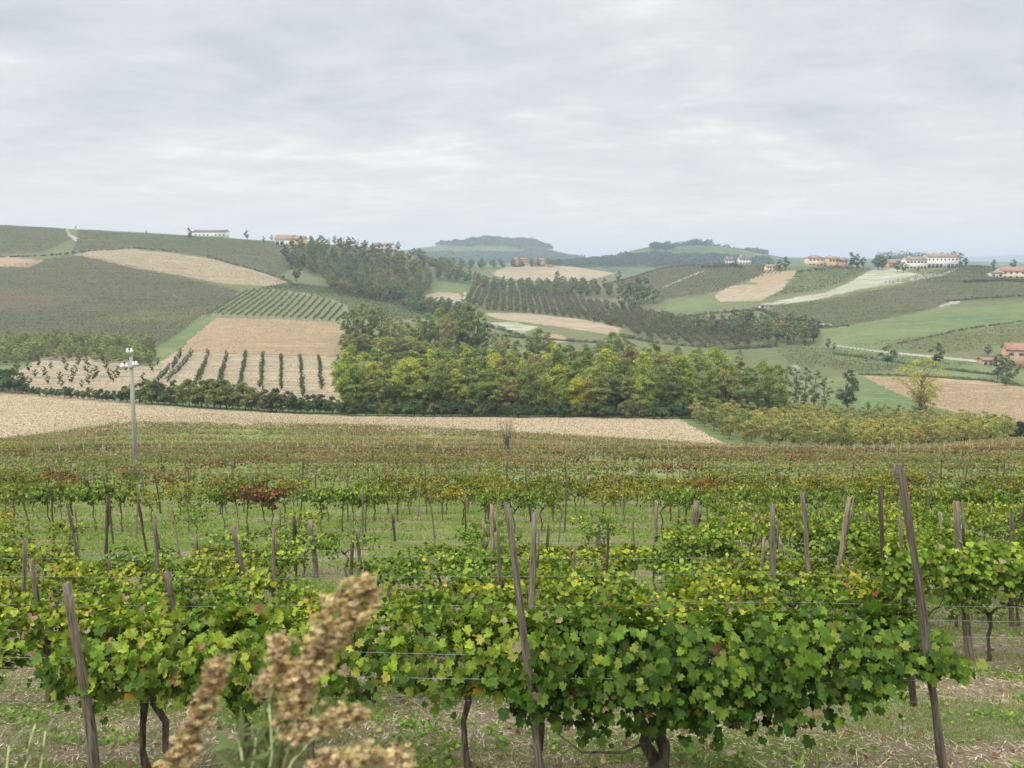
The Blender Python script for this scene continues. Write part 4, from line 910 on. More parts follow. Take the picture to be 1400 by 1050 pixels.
hedge([(100, 345), (180, 339), (240, 344)], 560, 800, 22, 1.8, 2, (.12, .15, .07))
hedge([(1320, 386), (1370, 384), (1410, 386)], 480, 720, 40, 2.2, 2, (.07, .10, .06))
hedge([(960, 366), (1000, 364), (1012, 366)], 620, 860, 34, 4.5, 2.6, (.08, .115, .07))
hedge([(1090, 372), (1150, 366), (1230, 366)], 540, 760, 26, 2.2, 2.2, (.12, .16, .08))
hedge([(1060, 440), (1100, 448), (1160, 446)], 400, 600, 18, 2.2, 2.2, (.12, .16, .07))
hedge([(1140, 484), (1200, 492), (1290, 505), (1360, 513)], 260, 420, 40, 1.2, 1.6, (.14, .17, .07))
hedge([(1180, 512), (1260, 515), (1340, 520), (1400, 528)], 230, 400, 50, .9, 1.4, (.15, .18, .07))
hedge([(660, 458), (720, 462), (800, 468), (860, 470)], 360, 560, 50, 2.0, 2.2, (.15, .17, .08))
hedge([(600, 430), (640, 440), (690, 452), (740, 470)], 380, 600, 50, 3.0, 2.6, (.14, .17, .08))
hedge([(460, 400), (520, 412), (590, 424), (640, 436)], 430, 640, 50, 2.6, 2.6, (.14, .17, .08))
hedge([(850, 460), (900, 470), (1000, 478), (1060, 474)], 380, 560, 60, 3.0, 2.6, (.14, .16, .08))
hedge([(900, 440), (960, 430), (1040, 424), (1060, 432)], 420, 640, 60, 2.6, 2.4, (.12, .15, .08))
hedge([(1296, 412), (1340, 408), (1420, 404)], 440, 700, 30, 1.4, 1.6, (.12, .16, .07))
hedge([(1230, 470), (1320, 450), (1420, 436)], 360, 600, 36, 1.0, 1.4, (.15, .17, .07))
hedge([(-10, 352), (60, 350), (110, 346)], 560, 800, 20, 1.6, 2, (.12, .15, .07))
tag(obj('hedgerows', HL.mesh('hedgerows', ['leaf_far'])), 'rough low green scrub and hedges along the field edges of the slopes', 'hedges', kind='stuff')
# tree cover of the distant hills
dr = np.random.RandomState(71); dm = MB()
def cover(poly, d0, d1, n, hh, sz, colr, clump=60):
    xs = [q[0] for q in poly]; px = dr.uniform(min(xs), max(xs), n * 6); D = dr.uniform(d0, d1, n * 6); X = (px - 700) / F * D; Z = ground(X, D); a, b = proj(X, D, Z)
    k = inpoly(poly, a, b) & (wob(X, D, clump) > -.75); X, D, Z = X[k][:n], D[k][:n], Z[k][:n]; m_ = len(X)
    hcl = hh * (.7 + .45 * wob(X + 31, D * .2, 150) + .3 * wob(X, D * .3, 26)); z = Z + np.maximum(hcl, 1) * dr.uniform(.1, 1, m_) ** .5
    leaves(dm, np.stack([X, D, z], 1), np.stack([dr.normal(size=m_) * .6, dr.normal(size=m_) * .6 - .4, np.full(m_, .7)], 1), rdir(dr, m_), sz * dr.uniform(.6, 1.4, m_), QUAD, colr * dr.uniform(.6, 1.4, (m_, 1)))
cover([(888, 325), (905, 337), (930, 342), (960, 340), (1000, 345), (1050, 352), (1050, 356), (990, 352), (930, 345), (890, 341), (885, 335)], 1750, 2250, 11000, 25, 4.2, np.array((.06, .105, .075)))
cover([(800, 358), (850, 352), (900, 348), (960, 350), (1050, 356), (1060, 364), (800, 366), (740, 366)], 1350, 1900, 15000, 12, 4, np.array((.065, .11, .075)))
cover([(590, 336), (640, 326), (720, 330), (760, 342), (740, 344), (690, 337), (640, 338)], 2300, 3000, 8000, 16, 6, np.array((.07, .11, .065)))
cover([(560, 344), (640, 346), (720, 344), (800, 352), (800, 362), (560, 358)], 1900, 2800, 9000, 10, 6, np.array((.07, .12, .08)), 140)
cover([(1190, 352), (1260, 348), (1310, 354), (1310, 372), (1190, 372)], 1350, 2300, 5000, 30, 5, np.array((.06, .105, .075)), 500)
tag(obj('distant_woods', dm.mesh('distant_woods', ['leaf_far'])), 'hazy blue-green woods covering the distant hilltops', 'woods', kind='stuff')

# ------------------------------------------------------------------ hillside vineyards
hv = np.random.RandomState(81)
def rows_geom(mb, poly, d0, d1, ang, sp, per_m, size, hgt, pal, fan=None, sep=None, wdt=.35, gap=.0, excl=None):
    """leafy rows at world angle ang (degrees from +x) inside a photo polygon projected onto the slope"""
    xs = [q[0] for q in poly]; c, s = math.cos(R(ang)), math.sin(R(ang))
    cx = ((min(xs) + max(xs)) / 2 - 700) / F * (d0 + d1) / 2; cy = (d0 + d1) / 2; L = max((d1 - d0), (max(xs) - min(xs)) / F * d1) * .85
    offs = np.arange(-L, L, sp); rows = []
    for o_ in offs:
        n = int(2 * L * per_m)
        t = hv.uniform(-L, L, n); u = o_ + hv.normal(size=n) * wdt * .5
        bend = (fan or 0) * (t / L) ** 2 * L
        X = cx + t * c - (u + bend) * s; Y = cy + t * s + (u + bend) * c
        k = (Y > d0) & (Y < d1); X, Y = X[k], Y[k]
        if len(X) == 0: continue
        Z = ground(X, Y); a, b = proj(X, Y, Z); k = inpoly(poly, a, b)
        if excl is not None: k &= ~inpoly(excl, a, b)
        X, Y, Z, a, b = X[k], Y[k], Z[k], a[k], b[k]; m_ = len(X)
        if m_ < 4: continue
        z = Z + hgt * hv.uniform(.2, 1, m_) ** .7
        tint = pal(hv, X, Y, a, b)
        tgt = MB() if sep is not None else mb
        leaves(tgt, np.stack([X, Y, z], 1), np.stack([hv.normal(size=m_) * .5, hv.normal(size=m_) * .5 - .3, np.full(m_, .9)], 1), rdir(hv, m_), size * hv.uniform(.6, 1.3, m_), QUAD, tint)
        if sep is not None: rows.append((float(a.mean()), float(b.mean()), tgt))
    return rows
def P1(*cols, yb=None):
    base = [(w_, c_, 0) for w_, c_ in cols]
    return lambda rs, X, Y, a, b: pick(rs, len(X), base)
DG, OL, BR, RD, YE, LG = (.05, .085, .032), (.11, .12, .045), (.15, .11, .065), (.34, .15, .10), (.36, .30, .07), (.10, .15, .05)
def left_pal(rs, X, Y, a, b):
    n = len(X); c = pick(rs, n, [(3, DG, 0), (2, (.075, .075, .04), 0), (1, OL, 0), (1, BR, 0)])
    red = inpoly([(-50, 396), (60, 398), (130, 408), (70, 424), (-50, 428)], a + rs.normal(size=n) * 8, b + rs.normal(size=n) * 1.5) & (rs.rand(n) < .92)
    yel = inpoly([(135, 436), (200, 428), (275, 426), (262, 442), (150, 446)], a + rs.normal(size=n) * 6, b + rs.normal(size=n) * 1.5) & (rs.rand(n) < .75)
    brn = inpoly([(0, 370), (120, 362), (240, 385), (290, 400), (200, 410), (60, 396)], a + rs.normal(size=n) * 9, b + rs.normal(size=n) * 2) & (rs.rand(n) < .6)
    c = np.where(brn[:, None], pick(rs, n, [(2, (.115, .08, .055), 0), (2, (.07, .06, .04), 0)]), c)
    c = np.where(red[:, None], pick(rs, n, [(2, RD, 0), (1, BR, 0)]), c); c = np.where(yel[:, None], pick(rs, n, [(2, YE, 0), (1, OL, 0)]), c)
    return c
VY = [('dark striped hillside vineyard with a reddish and a yellow patch on the left', [(-100, 372), (0, 366), (60, 356), (110, 350), (160, 360), (250, 380), (328, 399), (318, 408), (290, 428), (262, 445), (222, 474), (100, 466), (-100, 458)], 350, 740, -4, 4.4, 5.0, .55, 2.1, left_pal, None),
 ('green ridge-top vineyard left of the white farm track', [(-100, 309), (0, 309), (90, 314), (98, 328), (60, 345), (0, 348), (-100, 345)], 640, 830, 3, 7, 4.5, .7, 1.8, P1((3, DG), (2, LG), (1, OL)), None),
 ('green and olive vineyard along the ridge right of the white farm track', [(108, 315), (200, 320), (300, 326), (378, 334), (395, 350), (400, 368), (385, 378), (345, 366), (290, 352), (235, 344), (180, 339), (100, 344), (104, 330)], 640, 830, 6, 7, 4.5, .7, 1.8, P1((2, DG), (2, OL), (1, LG), (.5, BR)), None),
 ('vineyard on the slope under the white houses in the middle', [(790, 385), (840, 370), (880, 365), (962, 363), (1040, 363), (1085, 370), (1020, 384), (975, 400), (905, 410), (870, 392)], 560, 860, 62, 3.6, 2.2, .85, 1.8, P1((2, DG), (2, (.09, .09, .05)), (1, BR)), None),
 ('dull green vineyard strip right of the bare fields on the ridge', [(1090, 371), (1120, 367), (1190, 368), (1160, 384), (1120, 398), (1060, 406), (1050, 408), (1080, 390)], 560, 740, 40, 3.2, 2.5, .8, 1.8, P1((3, DG), (1, OL)), None),
 ('broad vineyard on the right slope above the green meadow', [(1060, 418), (1120, 412), (1180, 400), (1250, 388), (1330, 386), (1420, 392), (1420, 408), (1310, 412), (1260, 426), (1200, 438), (1130, 450), (1080, 446), (1040, 436)], 440, 720, 12, 5.5, 5, .6, 1.8, P1((2, DG), (3, LG), (2, OL), (.5, YE)), None),
 ('terraced vineyard below the large white farm on the right ridge', [(1200, 390), (1320, 362), (1420, 376), (1420, 390), (1330, 386), (1250, 388)], 560, 740, 20, 3.2, 2.5, .8, 1.8, P1((2, DG), (2, OL)), None),
 ('small vineyard with pale posts behind the lone trees', [(1150, 474), (1200, 470), (1330, 452), (1420, 440), (1420, 462), (1370, 474), (1340, 480), (1290, 484), (1200, 476)], 340, 560, 8, 3.0, 3.1, .65, 1.7, P1((2, OL), (1, BR), (1, LG), (1, YE)), None),
 ('young vineyard on the low rise beyond the hazel grove', [(1060, 478), (1110, 476), (1180, 484), (1260, 492), (1330, 500), (1250, 505), (1190, 512), (1120, 505), (1080, 500)], 260, 460, 20, 3.0, 3.6, .6, 1.7, P1((2, OL), (2, LG), (1, (.16, .15, .06))), None)]
for lab, poly, d0, d1, ang, sp, pm, sz, hg, pal, ex in VY:
    mb = MB(); rows_geom(mb, poly, d0, d1, ang, sp, pm, sz, hg, pal)
    if mb.n: tag(obj('hillside_vineyard', mb.mesh('hillside_vineyard', ['leaf_far'])), lab, 'vineyard', kind='stuff')
# the two plots with rows that can be told apart
def sep_rows(poly, d0, d1, ang, sp, where, group, pal, fan):
    r = rows_geom(None, poly, d0, d1, ang, sp, 15.0, .5, 2.2, pal, fan=fan, sep=1, wdt=.6)
    r = [q for q in r if q[2].n > 1500]; r.sort(key=lambda q: q[0])
    for i, (a, b, mb) in enumerate(r):
        tag(obj('vine_row', mb.mesh('vine_row', ['leaf_far'])), f"green vine row, {nth(i+1)} from the left {where}", 'vine row', group)
    print(where, len(r))
sep_rows([(284, 432), (300, 418), (335, 400), (352, 397), (400, 403), (440, 410), (470, 420), (470, 442), (380, 436)], 405, 560, 95, 4.4, 'in the plot right above the pinkish field', 'vine rows above the pinkish field', P1((3, (.05, .085, .03)), (2, (.065, .105, .035))), .0)
sep_rows([(352, 397), (395, 389), (440, 394), (500, 404), (545, 412), (582, 424), (590, 438), (540, 440), (480, 440), (474, 420), (440, 408), (400, 401)], 405, 600, 134, 4.4, 'in the fanning plot below the farmhouse wood', 'vine rows fanning below the wood', P1((2, (.055, .09, .03)), (2, (.085, .115, .04))), .0)
# pale end posts of that vineyard and of the left plot
em = MB()
def postline(pts, n, d0, d1, h=2.2, r=.09):
    for q in np.linspace(0, 1, n):
        x = np.interp(q, np.linspace(0, 1, len(pts)), [p[0] for p in pts]); y = np.interp(q, np.linspace(0, 1, len(pts)), [p[1] for p in pts])
        X, Y, Z = hit(x, y, d0, d1); V, P = tube([(X, Y, Z - .2), (X + hv.normal() * .06, Y, Z + h)], [r, r], 4); em.add(V, P)
postline([(222, 468), (262, 445), (300, 425), (330, 402)], 34, 300, 620)
postline([(286, 434), (380, 438), (470, 443)], 26, 300, 520, 2.0)
postline([(1150, 477), (1200, 480), (1230, 484)], 20, 300, 460, 2.4)
postline([(1170, 497), (1220, 505), (1262, 510)], 20, 240, 420, 2.2)
postline([(1065, 482), (1120, 492), (1170, 502)], 12, 240, 420, 2.2, .07)
em_me = em.mesh('end_posts', ['post_wood']); o = obj('end_posts', em_me); o.color = (1.6, 1.5, 1.3, 1)
tag(o, 'lines of small pale end posts along the edges of the hillside vineyards', 'posts', kind='stuff')

# ------------------------------------------------------------------ buildings
def house(name, px0, px1, D, hpx, wall, roof, label, floors=2, nwin=4, dep=9., yaw=0.0, roof_h=None, chim=1, hip=False, sink=.6, over=.5, arc=False, base=None, cat='house'):
    X0, _, _ = gpt(px0, D); X1, _, _ = gpt(px1, D); W = X1 - X0; cx = (X0 + X1) / 2
    zs = float(np.min(ground(np.linspace(X0, X1, 5), D))) - sink
    sc = D * 1.0 / F; H = hpx * sc; rh = roof_h if roof_h is not None else min(H * .3, 2.6); He = H - rh + sink
    root = obj(name, None, None, (cx, D, zs)); root.rotation_euler = (0, 0, yaw); tag(root, label, cat)
    V, P = box(-W/2, W/2, 0, dep, -1.5, He); wm = MB().add(V, P)
    # gable ends
    if not hip:
        for x in (-W/2, W/2):
            wm.add([(x, 0, He), (x, dep, He), (x, dep / 2, He + rh * .96)], [[(0, 1, 2)]])
    obj('wall', wm.mesh('wall', [wall]), root)
    rm = MB(); o_ = over; t_ = .22; ins = dep / 2 if hip else 0
    a = [(-W/2 - o_, -o_, He - .05), (W/2 + o_, -o_, He - .05), (W/2 + o_ - ins, dep/2, He + rh), (-W/2 - o_ + ins, dep/2, He + rh), (-W/2 - o_, dep + o_, He - .05), (W/2 + o_, dep + o_, He - .05)]
    b = [(x, y, z + t_) for x, y, z in a]
    rm.add(a + b, [[(0, 1, 2, 3), (3, 2, 5, 4), (6, 9, 8, 7), (9, 10, 11, 8), (0, 6, 7, 1), (4, 5, 11, 10)], [(0, 3, 9, 6)], [(3, 4, 10, 9)], [(1, 7, 8, 2)], [(2, 8, 11, 5)]])
    if hip: rm.add([a[0], a[3], a[4], a[1], a[2], a[5]], [[(0, 2, 1), (3, 4, 5)]])
    ro = obj('roof', rm.mesh('roof', [roof]), root)
    for c in range(chim):
        x = (-.3 + .6 * c) * W; V, P = box(x - .35, x + .35, dep * .38, dep * .38 + .7, He + rh * .5, He + rh + .9); cm = MB().add(V, P); V, P = box(x - .45, x + .45, dep * .38 - .1, dep * .38 + .8, He + rh + .9, He + rh + 1.05); cm.add(V, P, 1)
        obj('chimney', cm.mesh('chimney', [wall, roof]), ro)
    fh = He / floors
    for f_ in range(floors):
        for w_ in range(nwin):
            x = -W/2 + (w_ + .5) * W / nwin; z = f_ * fh + fh * .38 + sink * .4; ww = min(.55, W / nwin * .3); wh = min(1.5, fh * .45)
            if f_ == 0 and w_ == nwin // 2 and nwin > 2:
                V, P = box(x - .6, x + .6, -.05, .02, .1, min(2.2 + sink, fh * .85)); d = obj('door', MB().add(V, P).mesh('door', ['shutter']), root)
                V, P = box(x + .42, x + .5, -.09, -.05, 1.0 + sink, 1.12 + sink); obj('handle', MB().add(V, P).mesh('handle', ['steel']), d); continue
            if arc and f_ == 0: ww, wh, z = W / nwin * .36, fh * .75, .1
            m = MB(); V, P = box(x - ww, x + ww, -.03, .02, z, z + wh); m.add(V, P)
            wo = obj('window', m.mesh('window', ['glass_dark']), root)
            m = MB()
            for aa in ((x - ww - .08, x - ww, z, z + wh), (x + ww, x + ww + .08, z, z + wh), (x - ww - .08, x + ww + .08, z - .1, z), (x - ww - .08, x + ww + .08, z + wh, z + wh + .08)):
                V, P = box(aa[0], aa[1], -.08, .015, aa[2], aa[3]); m.add(V, P)
            obj('frame', m.mesh('frame', ['plaster_white' if wall != 'plaster_white' else 'shutter']), wo)
            if not arc and D < 700:
                for s_ in (-1, 1):
                    V, P = box(x + s_ * (ww + .3) - .2, x + s_ * (ww + .3) + .2, -.07, .01, z, z + wh); obj('shutter', MB().add(V, P).mesh('shutter', ['shutter']), wo)
    return root
house('farm_building', 265, 309, 792, 10.5, 'plaster_white', 'roof_grey', 'long low white farm building with dark roof on the left ridge', 1, 8, 9, chim=0, roof_h=2.2, cat='farm building')
house('farmhouse', 376, 402, 770, 14, 'plaster_white', 'roof_brown', 'brown-roofed barn wing joined to the yellow farmhouse on the ridge', 1, 4, 12, roof_h=5, arc=True, chim=0, cat='barn')
house('farmhouse', 402.5, 416, 768, 14, 'plaster_yellow', 'roof_brown', 'yellow farmhouse with brown roof at the top of the wood', 2, 3, 12, roof_h=3, chim=1)
house('farmhouse', 511, 537, 786, 11, 'plaster_white', 'roof_red', 'white two-storey house with red-brown roof beside a round tree on the ridge', 2, 5, 9, roof_h=2.2)
house('house', 703, 721, 1105, 12, 'plaster_pink', 'roof_red', 'pink house at the top of the middle bare field', 2, 4, 10, roof_h=3)
house('house', 734, 745, 1100, 11, 'plaster_yellow', 'roof_red', 'orange-yellow house at the top of the middle bare field', 2, 3, 10, roof_h=3)
house('long_barn', 716, 734, 1098, 4.5, 'plaster_cream', 'roof_red', 'low cream barn between the pink and the orange-yellow house', 1, 5, 6, roof_h=1.4, chim=0, cat='barn')
house('house', 746, 757, 1098, 5, 'plaster_cream', 'roof_red', 'low cream annex on the right of the orange-yellow house', 1, 3, 6, roof_h=1.4, chim=0, cat='annex')
house('house', 992, 1004, 792, 9.5, 'plaster_white', 'roof_grey', 'smaller white gabled house left of the cypresses on the middle hill', 2, 3, 10, roof_h=3)
house('house', 1011, 1027, 788, 11, 'plaster_white', 'roof_grey', 'bigger white house right of the cypresses on the middle hill', 2, 4, 10, roof_h=3)
house('house', 1048, 1059, 700, 9, 'plaster_cream', 'roof_brown', 'cream house half hidden by trees on the right ridge', 2, 3, 8, roof_h=2)
house('house', 1105, 1126, 690, 15, 'plaster_cream', 'roof_brown', 'square cream house with hipped brown roof on the right ridge', 2, 4, 11, roof_h=2.4, hip=True)
house('house', 1133, 1146, 686, 15, 'plaster_yellow', 'roof_brown', 'yellow half of the double house on the right ridge', 2, 3, 10, roof_h=2.2)
house('house', 1146.5, 1158, 685, 14.5, 'plaster_pink', 'roof_brown', 'red half of the double house on the right ridge', 2, 3, 10, roof_h=2.2)
house('farm_building', 1215, 1240, 690, 12, 'stone_ochre', 'roof_brown', 'low brown-roofed barn at the left of the large white farm', 1, 5, 9, roof_h=3.4, chim=0, cat='barn')
house('farmhouse', 1238.5, 1267, 668, 17.5, 'plaster_white', 'roof_brown', 'lower front wing of the large white farm on the right ridge', 2, 6, 10, roof_h=2.6)
house('farmhouse', 1267.5, 1310, 685, 19, 'plaster_white', 'roof_brown', 'main arcaded house of the large white farm on the right ridge', 2, 8, 12, roof_h=3, arc=True, chim=2)
house('house', 1370, 1425, 612, 16, 'plaster_cream', 'roof_red', 'house with broad tan roof above a dark hedge at the right edge', 2, 7, 12, roof_h=3.4)
house('garage', 1356, 1370, 612, 8, 'plaster_white', 'roof_grey', 'low white annex at the left of the tan-roofed house', 1, 3, 7, roof_h=1.2, chim=0, cat='annex')
house('stone_house', 1377, 1412, 350, 33, 'stone_ochre', 'roof_red', 'ochre stone house with red tiled roof by the lower road', 2, 3, 9, roof_h=2.9, yaw=R(-18), chim=1)
house('shed', 1344, 1364, 356, 10, 'stone_ochre', 'roof_red', 'small open shed with reddish roof left of the stone house', 1, 3, 5, roof_h=.9, chim=0, arc=True, cat='shed')
house('shed', 1040, 1057, 560, 5, 'plaster_white', 'roof_grey', 'grey-roofed field shed at the foot of the replanted slope', 1, 3, 5, roof_h=.7, chim=0, cat='shed')
house('farmhouse', 972, 990, 520, 9, 'plaster_white', 'roof_grey', 'small white farmhouse among sheds in the hollow', 1, 4, 7, roof_h=2, cat='farmhouse')
house('shed', 952, 968, 515, 6, 'shutter', 'roof_brown', 'dark timber shed left of the small white farmhouse', 1, 3, 6, roof_h=1.3, chim=0, cat='shed')
house('shed', 1000, 1016, 500, 5.5, 'stone_ochre', 'roof_grey', 'low grey-roofed shed right of the small white farmhouse', 1, 3, 6, roof_h=1.1, chim=0, cat='shed')
house('shed', 908, 928, 520, 4, 'plaster_white', 'roof_grey', 'long low greenhouse-like shed on the green meadow', 1, 5, 5, roof_h=.7, chim=0, cat='shed')
house('house', 1067, 1078, 452, 20, 'plaster_pink', 'roof_red', 'pinkish house rising out of the trees below the right slope', 2, 3, 8, roof_h=2.2)

# ------------------------------------------------------------------ concrete pole, dead sapling
X, Y, Z = gpt(186, 50); top = unp(179, 486, 50)[2] - Z
TX = unp(179, 486, 50)[0] - X
pole = tag(obj('utility_pole', None, None, (X, Y, Z)), 'tall tapering concrete pole with white insulators standing in the vineyard', 'utility pole')
V, P = tube([(0, 0, -.5), (TX * .5, 0, top * .5), (TX, 0, top)], [.19, .14, .10], 12); obj('shaft', MB().add(V, P).mesh('pole_shaft', ['concrete']), pole)
m = MB(); V, P = tube([(TX-.6, -.16, top - .86), (TX+.55, -.16, top - .66)], [.05, .05], 6); m.add(V, P); V, P = box(TX-.1, TX+.1, -.2, .1, top - .86, top - .68); m.add(V, P)
xa = obj('cross_arm', m.mesh('cross_arm', ['steel']), pole)
def insul(par, x, z, s=1.0):
    V, P = tube([(x, -.16, z - .08), (x, -.16, z), (x, -.16, z + .02), (x, -.16, z + .12), (x, -.16, z + .13), (x, -.16, z + .24), (x, -.16, z + .3)], np.array([.05, .05, .11, .13, .07, .08, .04]) * s, 10)
    obj('insulator', MB().add(V, P).mesh('insulator', ['porcelain']), par)
insul(xa, TX-.55, top - .80, 1.15); insul(xa, TX-.25, top - .78, .8); insul(xa, TX+.4, top - .66, 1.15); insul(xa, TX+.2, top - .68, .8)
m = MB(); V, P = tube([(TX, -.1, top), (TX, -.1, top + .25)], [.06, .05], 6); m.add(V, P); V, P = tube([(TX-.2, -.12, top + .1), (TX+.2, -.12, top + .12)], [.035, .035], 5); m.add(V, P)
br_ = obj('top_bracket', m.mesh('top_bracket', ['steel']), pole); insul(br_, TX-.13, top + .2, .9); insul(br_, TX+.15, top + .22, .9)
_rs = np.random.RandomState(91); X, Y, Z = gpt(693, 66)
st = tag(obj('dead_tree', None, None, (X, Y, Z + .3)), 'small bare tree with rust-brown dead twigs in the middle of the vineyard', 'dead tree')
t = MB()
for s_, r_ in ((-.25, .07), (.05, .085), (.4, .06)):
    V, P = tube([(s_, 0, -.2), (s_ + _rs.uniform(-.1, .1), 0, 1.2), (s_ * .6 + _rs.uniform(-.15, .15), 0, 2.5)], [r_, r_ * .8, r_ * .45], 6, _rs, .15); t.add(V, P)
tips = []
for _ in range(46):
    z0 = _rs.uniform(1.4, 2.5); a = _rs.uniform(0, 6.28); e = np.array([.95 * math.cos(a) * _rs.uniform(.2, 1), .8 * math.sin(a) * _rs.uniform(.2, 1), _rs.uniform(2.7, 4.2)])
    V, P = tube([(_rs.uniform(-.15, .2), 0, z0), e * .55 + (0, 0, z0 * .3), e], [.025, .014, .006], 4); t.add(V, P); tips.append(e)
obj('trunk', t.mesh('dead_trunk', ['bark_pale']), st)
tips = np.array(tips)[_rs.randint(0, 46, 900)] + _rs.normal(size=(900, 3)) * (.16, .16, .22); t = MB()
leaves(t, tips, rdir(_rs, 900), rdir(_rs, 900), _rs.uniform(.03, .09, 900), QUAD, pick(_rs, 900, [(2, (.24, .13, .08), 0), (1, (.33, .2, .12), 0)])); obj('crown', t.mesh('dead_crown', ['dry']), st)

# ------------------------------------------------------------------ dried weeds and shoots right in front of the viewer
wr = np.random.RandomState(101)
def plume(label, pts, widths, D, seed, dens=1.0, stem_to=None):
    """pts: photo points from the tip down, widths in photo px"""
    rs = np.random.RandomState(seed); W3 = np.array([unp(x, y, D + rs.uniform(-.01, .01)) for x, y in pts]); s = D * 1.13 / F
    root = tag(obj('dried_weed', None, None, tuple(W3[-1])), label, 'dried weed'); o0 = W3[-1]
    q = np.linspace(0, 1, len(pts)); st = MB(); fm_ = MB(); n = int(135 * dens)
    path = W3 - o0
    if stem_to is not None: path = np.vstack([path, np.array(unp(*stem_to, D)) - o0])
    V, P = tube(path, np.linspace(.0012, .0032, len(path)), 6); st.add(V, P)
    for i in range(n):
        t = (i + rs.rand()) / n; c = np.array([np.interp(t, q, W3[:, j]) for j in range(3)]) - o0; wd = np.interp(t, q, widths) * s * .44
        d = rs.normal(size=3); d[1] *= .8; d = norm(d); e = c + d * wd * rs.uniform(.25, 1.0) + (0, 0, wd * .25)
        V, P = tube([c - (0, 0, wd * .3), (c + e) / 2, e], [.0009, .0007, .0005], 3); st.add(V, P)
        for _ in range(4):
            h = e + rs.normal(size=3) * .0065; m_ = 34; dd = rdir(rs, m_); dd[:, 2] = np.abs(dd[:, 2]) * .8 + dd[:, 2] * .2
            tone = pick(rs, 1, [(3, (.64, .50, .27), 0), (2.6, (.78, .66, .40), 0), (1.4, (.44, .32, .16), 0), (.7, (.24, .16, .09), 0)])
            leaves(fm_, h + dd * .003, np.cross(dd, rdir(rs, m_)), dd, rs.uniform(.004, .013, m_), (QUAD[0] * np.array([.2, 1.1, 1]), QUAD[1]), np.repeat(tone, m_, 0) * rs.uniform(.75, 1.25, (m_, 1)))
    stem = obj('stem', st.mesh('weed_stem', ['weed_stem']), root); obj('seed_head', fm_.mesh('seed_head', ['dry']), root)
    return root
plain('weed_stem', c4(.20, .20, .08), .9, .3, 40)
plume('largest fluffy tan seed plume, leaning right across the vine rows', [(505, 800), (492, 826), (462, 856), (435, 890), (420, 925), (405, 960), (392, 985)], [34, 66, 74, 66, 62, 50, 30], 1.15, 1, 1.5, (360, 1130))
plume('small tan seed tuft at the left of the largest plume', [(383, 876), (386, 896), (382, 918), (392, 946)], [14, 20, 24, 26], 1.17, 2, .35, (378, 1110))
plume('tiny tan seed tuft above the left seed spike', [(360, 934), (357, 944), (362, 956)], [16, 20, 12], 1.19, 3, .16, (366, 1110))
plume('tan seed spike on the left, leaning right', [(300, 905), (296, 930), (283, 958), (272, 985), (262, 1010), (246, 1036), (236, 1060)], [18, 30, 34, 40, 46, 44, 36], 1.2, 4, .95, (232, 1140))
plume('flat tan seed spray low in the middle, pointing right', [(496, 980), (470, 984), (440, 992), (415, 1000), (398, 1012)], [12, 26, 30, 26, 18], 1.12, 5, .55, (372, 1110))
plume('broad tan seed spray cut by the bottom edge', [(560, 1042), (525, 1040), (490, 1040), (455, 1048), (430, 1060)], [18, 28, 34, 34, 30], 1.08, 6, .7, (410, 1130))
sh = MB(); rs_ = np.random.RandomState(9)
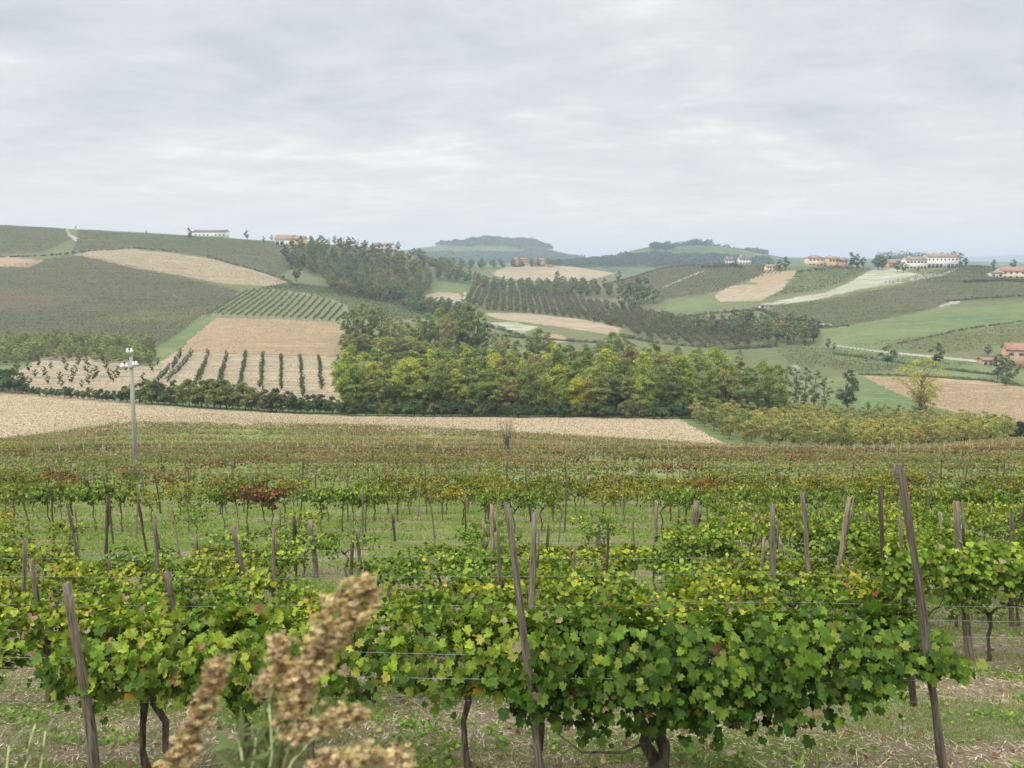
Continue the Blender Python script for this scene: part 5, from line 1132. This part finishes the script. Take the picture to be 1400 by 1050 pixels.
def shoots(label, name, specs, D, colr, wd):
    m = MB(); base = unp(specs[0][0][0], specs[0][0][1], D)
    for pts in specs:
        P3 = np.array([unp(x, y, D + rs_.uniform(-.04, .04)) for x, y in pts]) - np.array(base); V, P = tube(P3, np.linspace(.0028, .0012, len(pts)), 5); m.add(V, P, 0, (.8, .9, .5))
        for t in np.linspace(.1, 1, 16):
            c = np.array([np.interp(t, np.linspace(0, 1, len(P3)), P3[:, j]) for j in range(3)]); d = norm(P3[-1] - P3[0]) * .9 + rs_.normal(size=3) * .6
            leaves(m, c[None], norm(rs_.normal(size=(1, 3)) + (0, -1, .4)), norm(d)[None] + np.zeros((1, 3)), rs_.uniform(.6, 1.2, 1) * wd, (np.array([(0, 0, 0), (.10, .35, .02), (.07, .75, 0), (0, 1.05, 0), (-.07, .75, 0), (-.10, .35, .02)]), [[(0, 1, 2, 3, 4, 5)]]), np.array([colr]) * rs_.uniform(.7, 1.3))
    o = obj(name, m.mesh(name, ['leaf']), None, base); tag(o, label, 'weed'); return o
shoots('blurred green leafy weed at the base of the seed plumes', 'leafy_weed', [[(350, 1100), (362, 1040), (385, 985)], [(340, 1100), (330, 1030), (322, 990)], [(372, 1100), (400, 1040), (432, 1005)], [(360, 1100), (372, 1030), (368, 960)], [(330, 1100), (345, 1045), (352, 1000)]], 1.16, (.16, .21, .07), .055)
shoots('blurred low green weed in the bottom left corner', 'leafy_weed', [[(20, 1120), (30, 1050), (48, 990)], [(50, 1120), (55, 1050), (62, 1000)], [(0, 1120), (8, 1060), (12, 1020)], [(75, 1120), (80, 1080), (90, 1060)], [(35, 1120), (25, 1070), (38, 1040)]], 1.5, (.17, .19, .08), .035)
shoots('reddish dry stems sticking up at the bottom right', 'dry_stem', [[(1175, 1100), (1172, 1040), (1170, 1020)], [(1205, 1100), (1200, 1050), (1218, 1034)], [(1300, 1100), (1296, 1055), (1303, 1042)]], 3.4, (.22, .08, .06), .03)
shoots('pale green shoot at the bottom edge right of the dark vine', 'leafy_weed', [[(1090, 1110), (1088, 1070), (1100, 1045)], [(1070, 1110), (1060, 1075), (1052, 1050)], [(1100, 1110), (1112, 1080), (1120, 1055)]], 4.2, (.17, .24, .06), .12)

# ------------------------------------------------------------------ haze
newmat('haze'); v = N('ShaderNodeVolumePrincipled', inp={'Color': c4(.76, .885, 1.0), 'Density': .00022, 'Anisotropy': .0})
N('ShaderNodeOutputMaterial', inp={1: v.outputs[0]}); MAT['haze'] = bpy.data.materials['haze']
V, P = box(-52000, 52000, -60, 16400, float(Zg.min()) - 1.5, float(Zg.max()) + 30)
tag(obj('haze', MB().add(V, P).mesh('haze', ['haze'])), 'thin pale blue haze hanging over the valley and distant hills', 'haze', kind='stuff')

for p_ in [q for q in bpy.data.objects if q.parent is None]:       # drop prototypes that were never placed
    if p_.parent is None and p_.get('label') is None and p_.get('kind') is None and p_.type in ('MESH', 'EMPTY'):
        for c_ in list(p_.children): bpy.data.objects.remove(c_)
        bpy.data.objects.remove(p_)
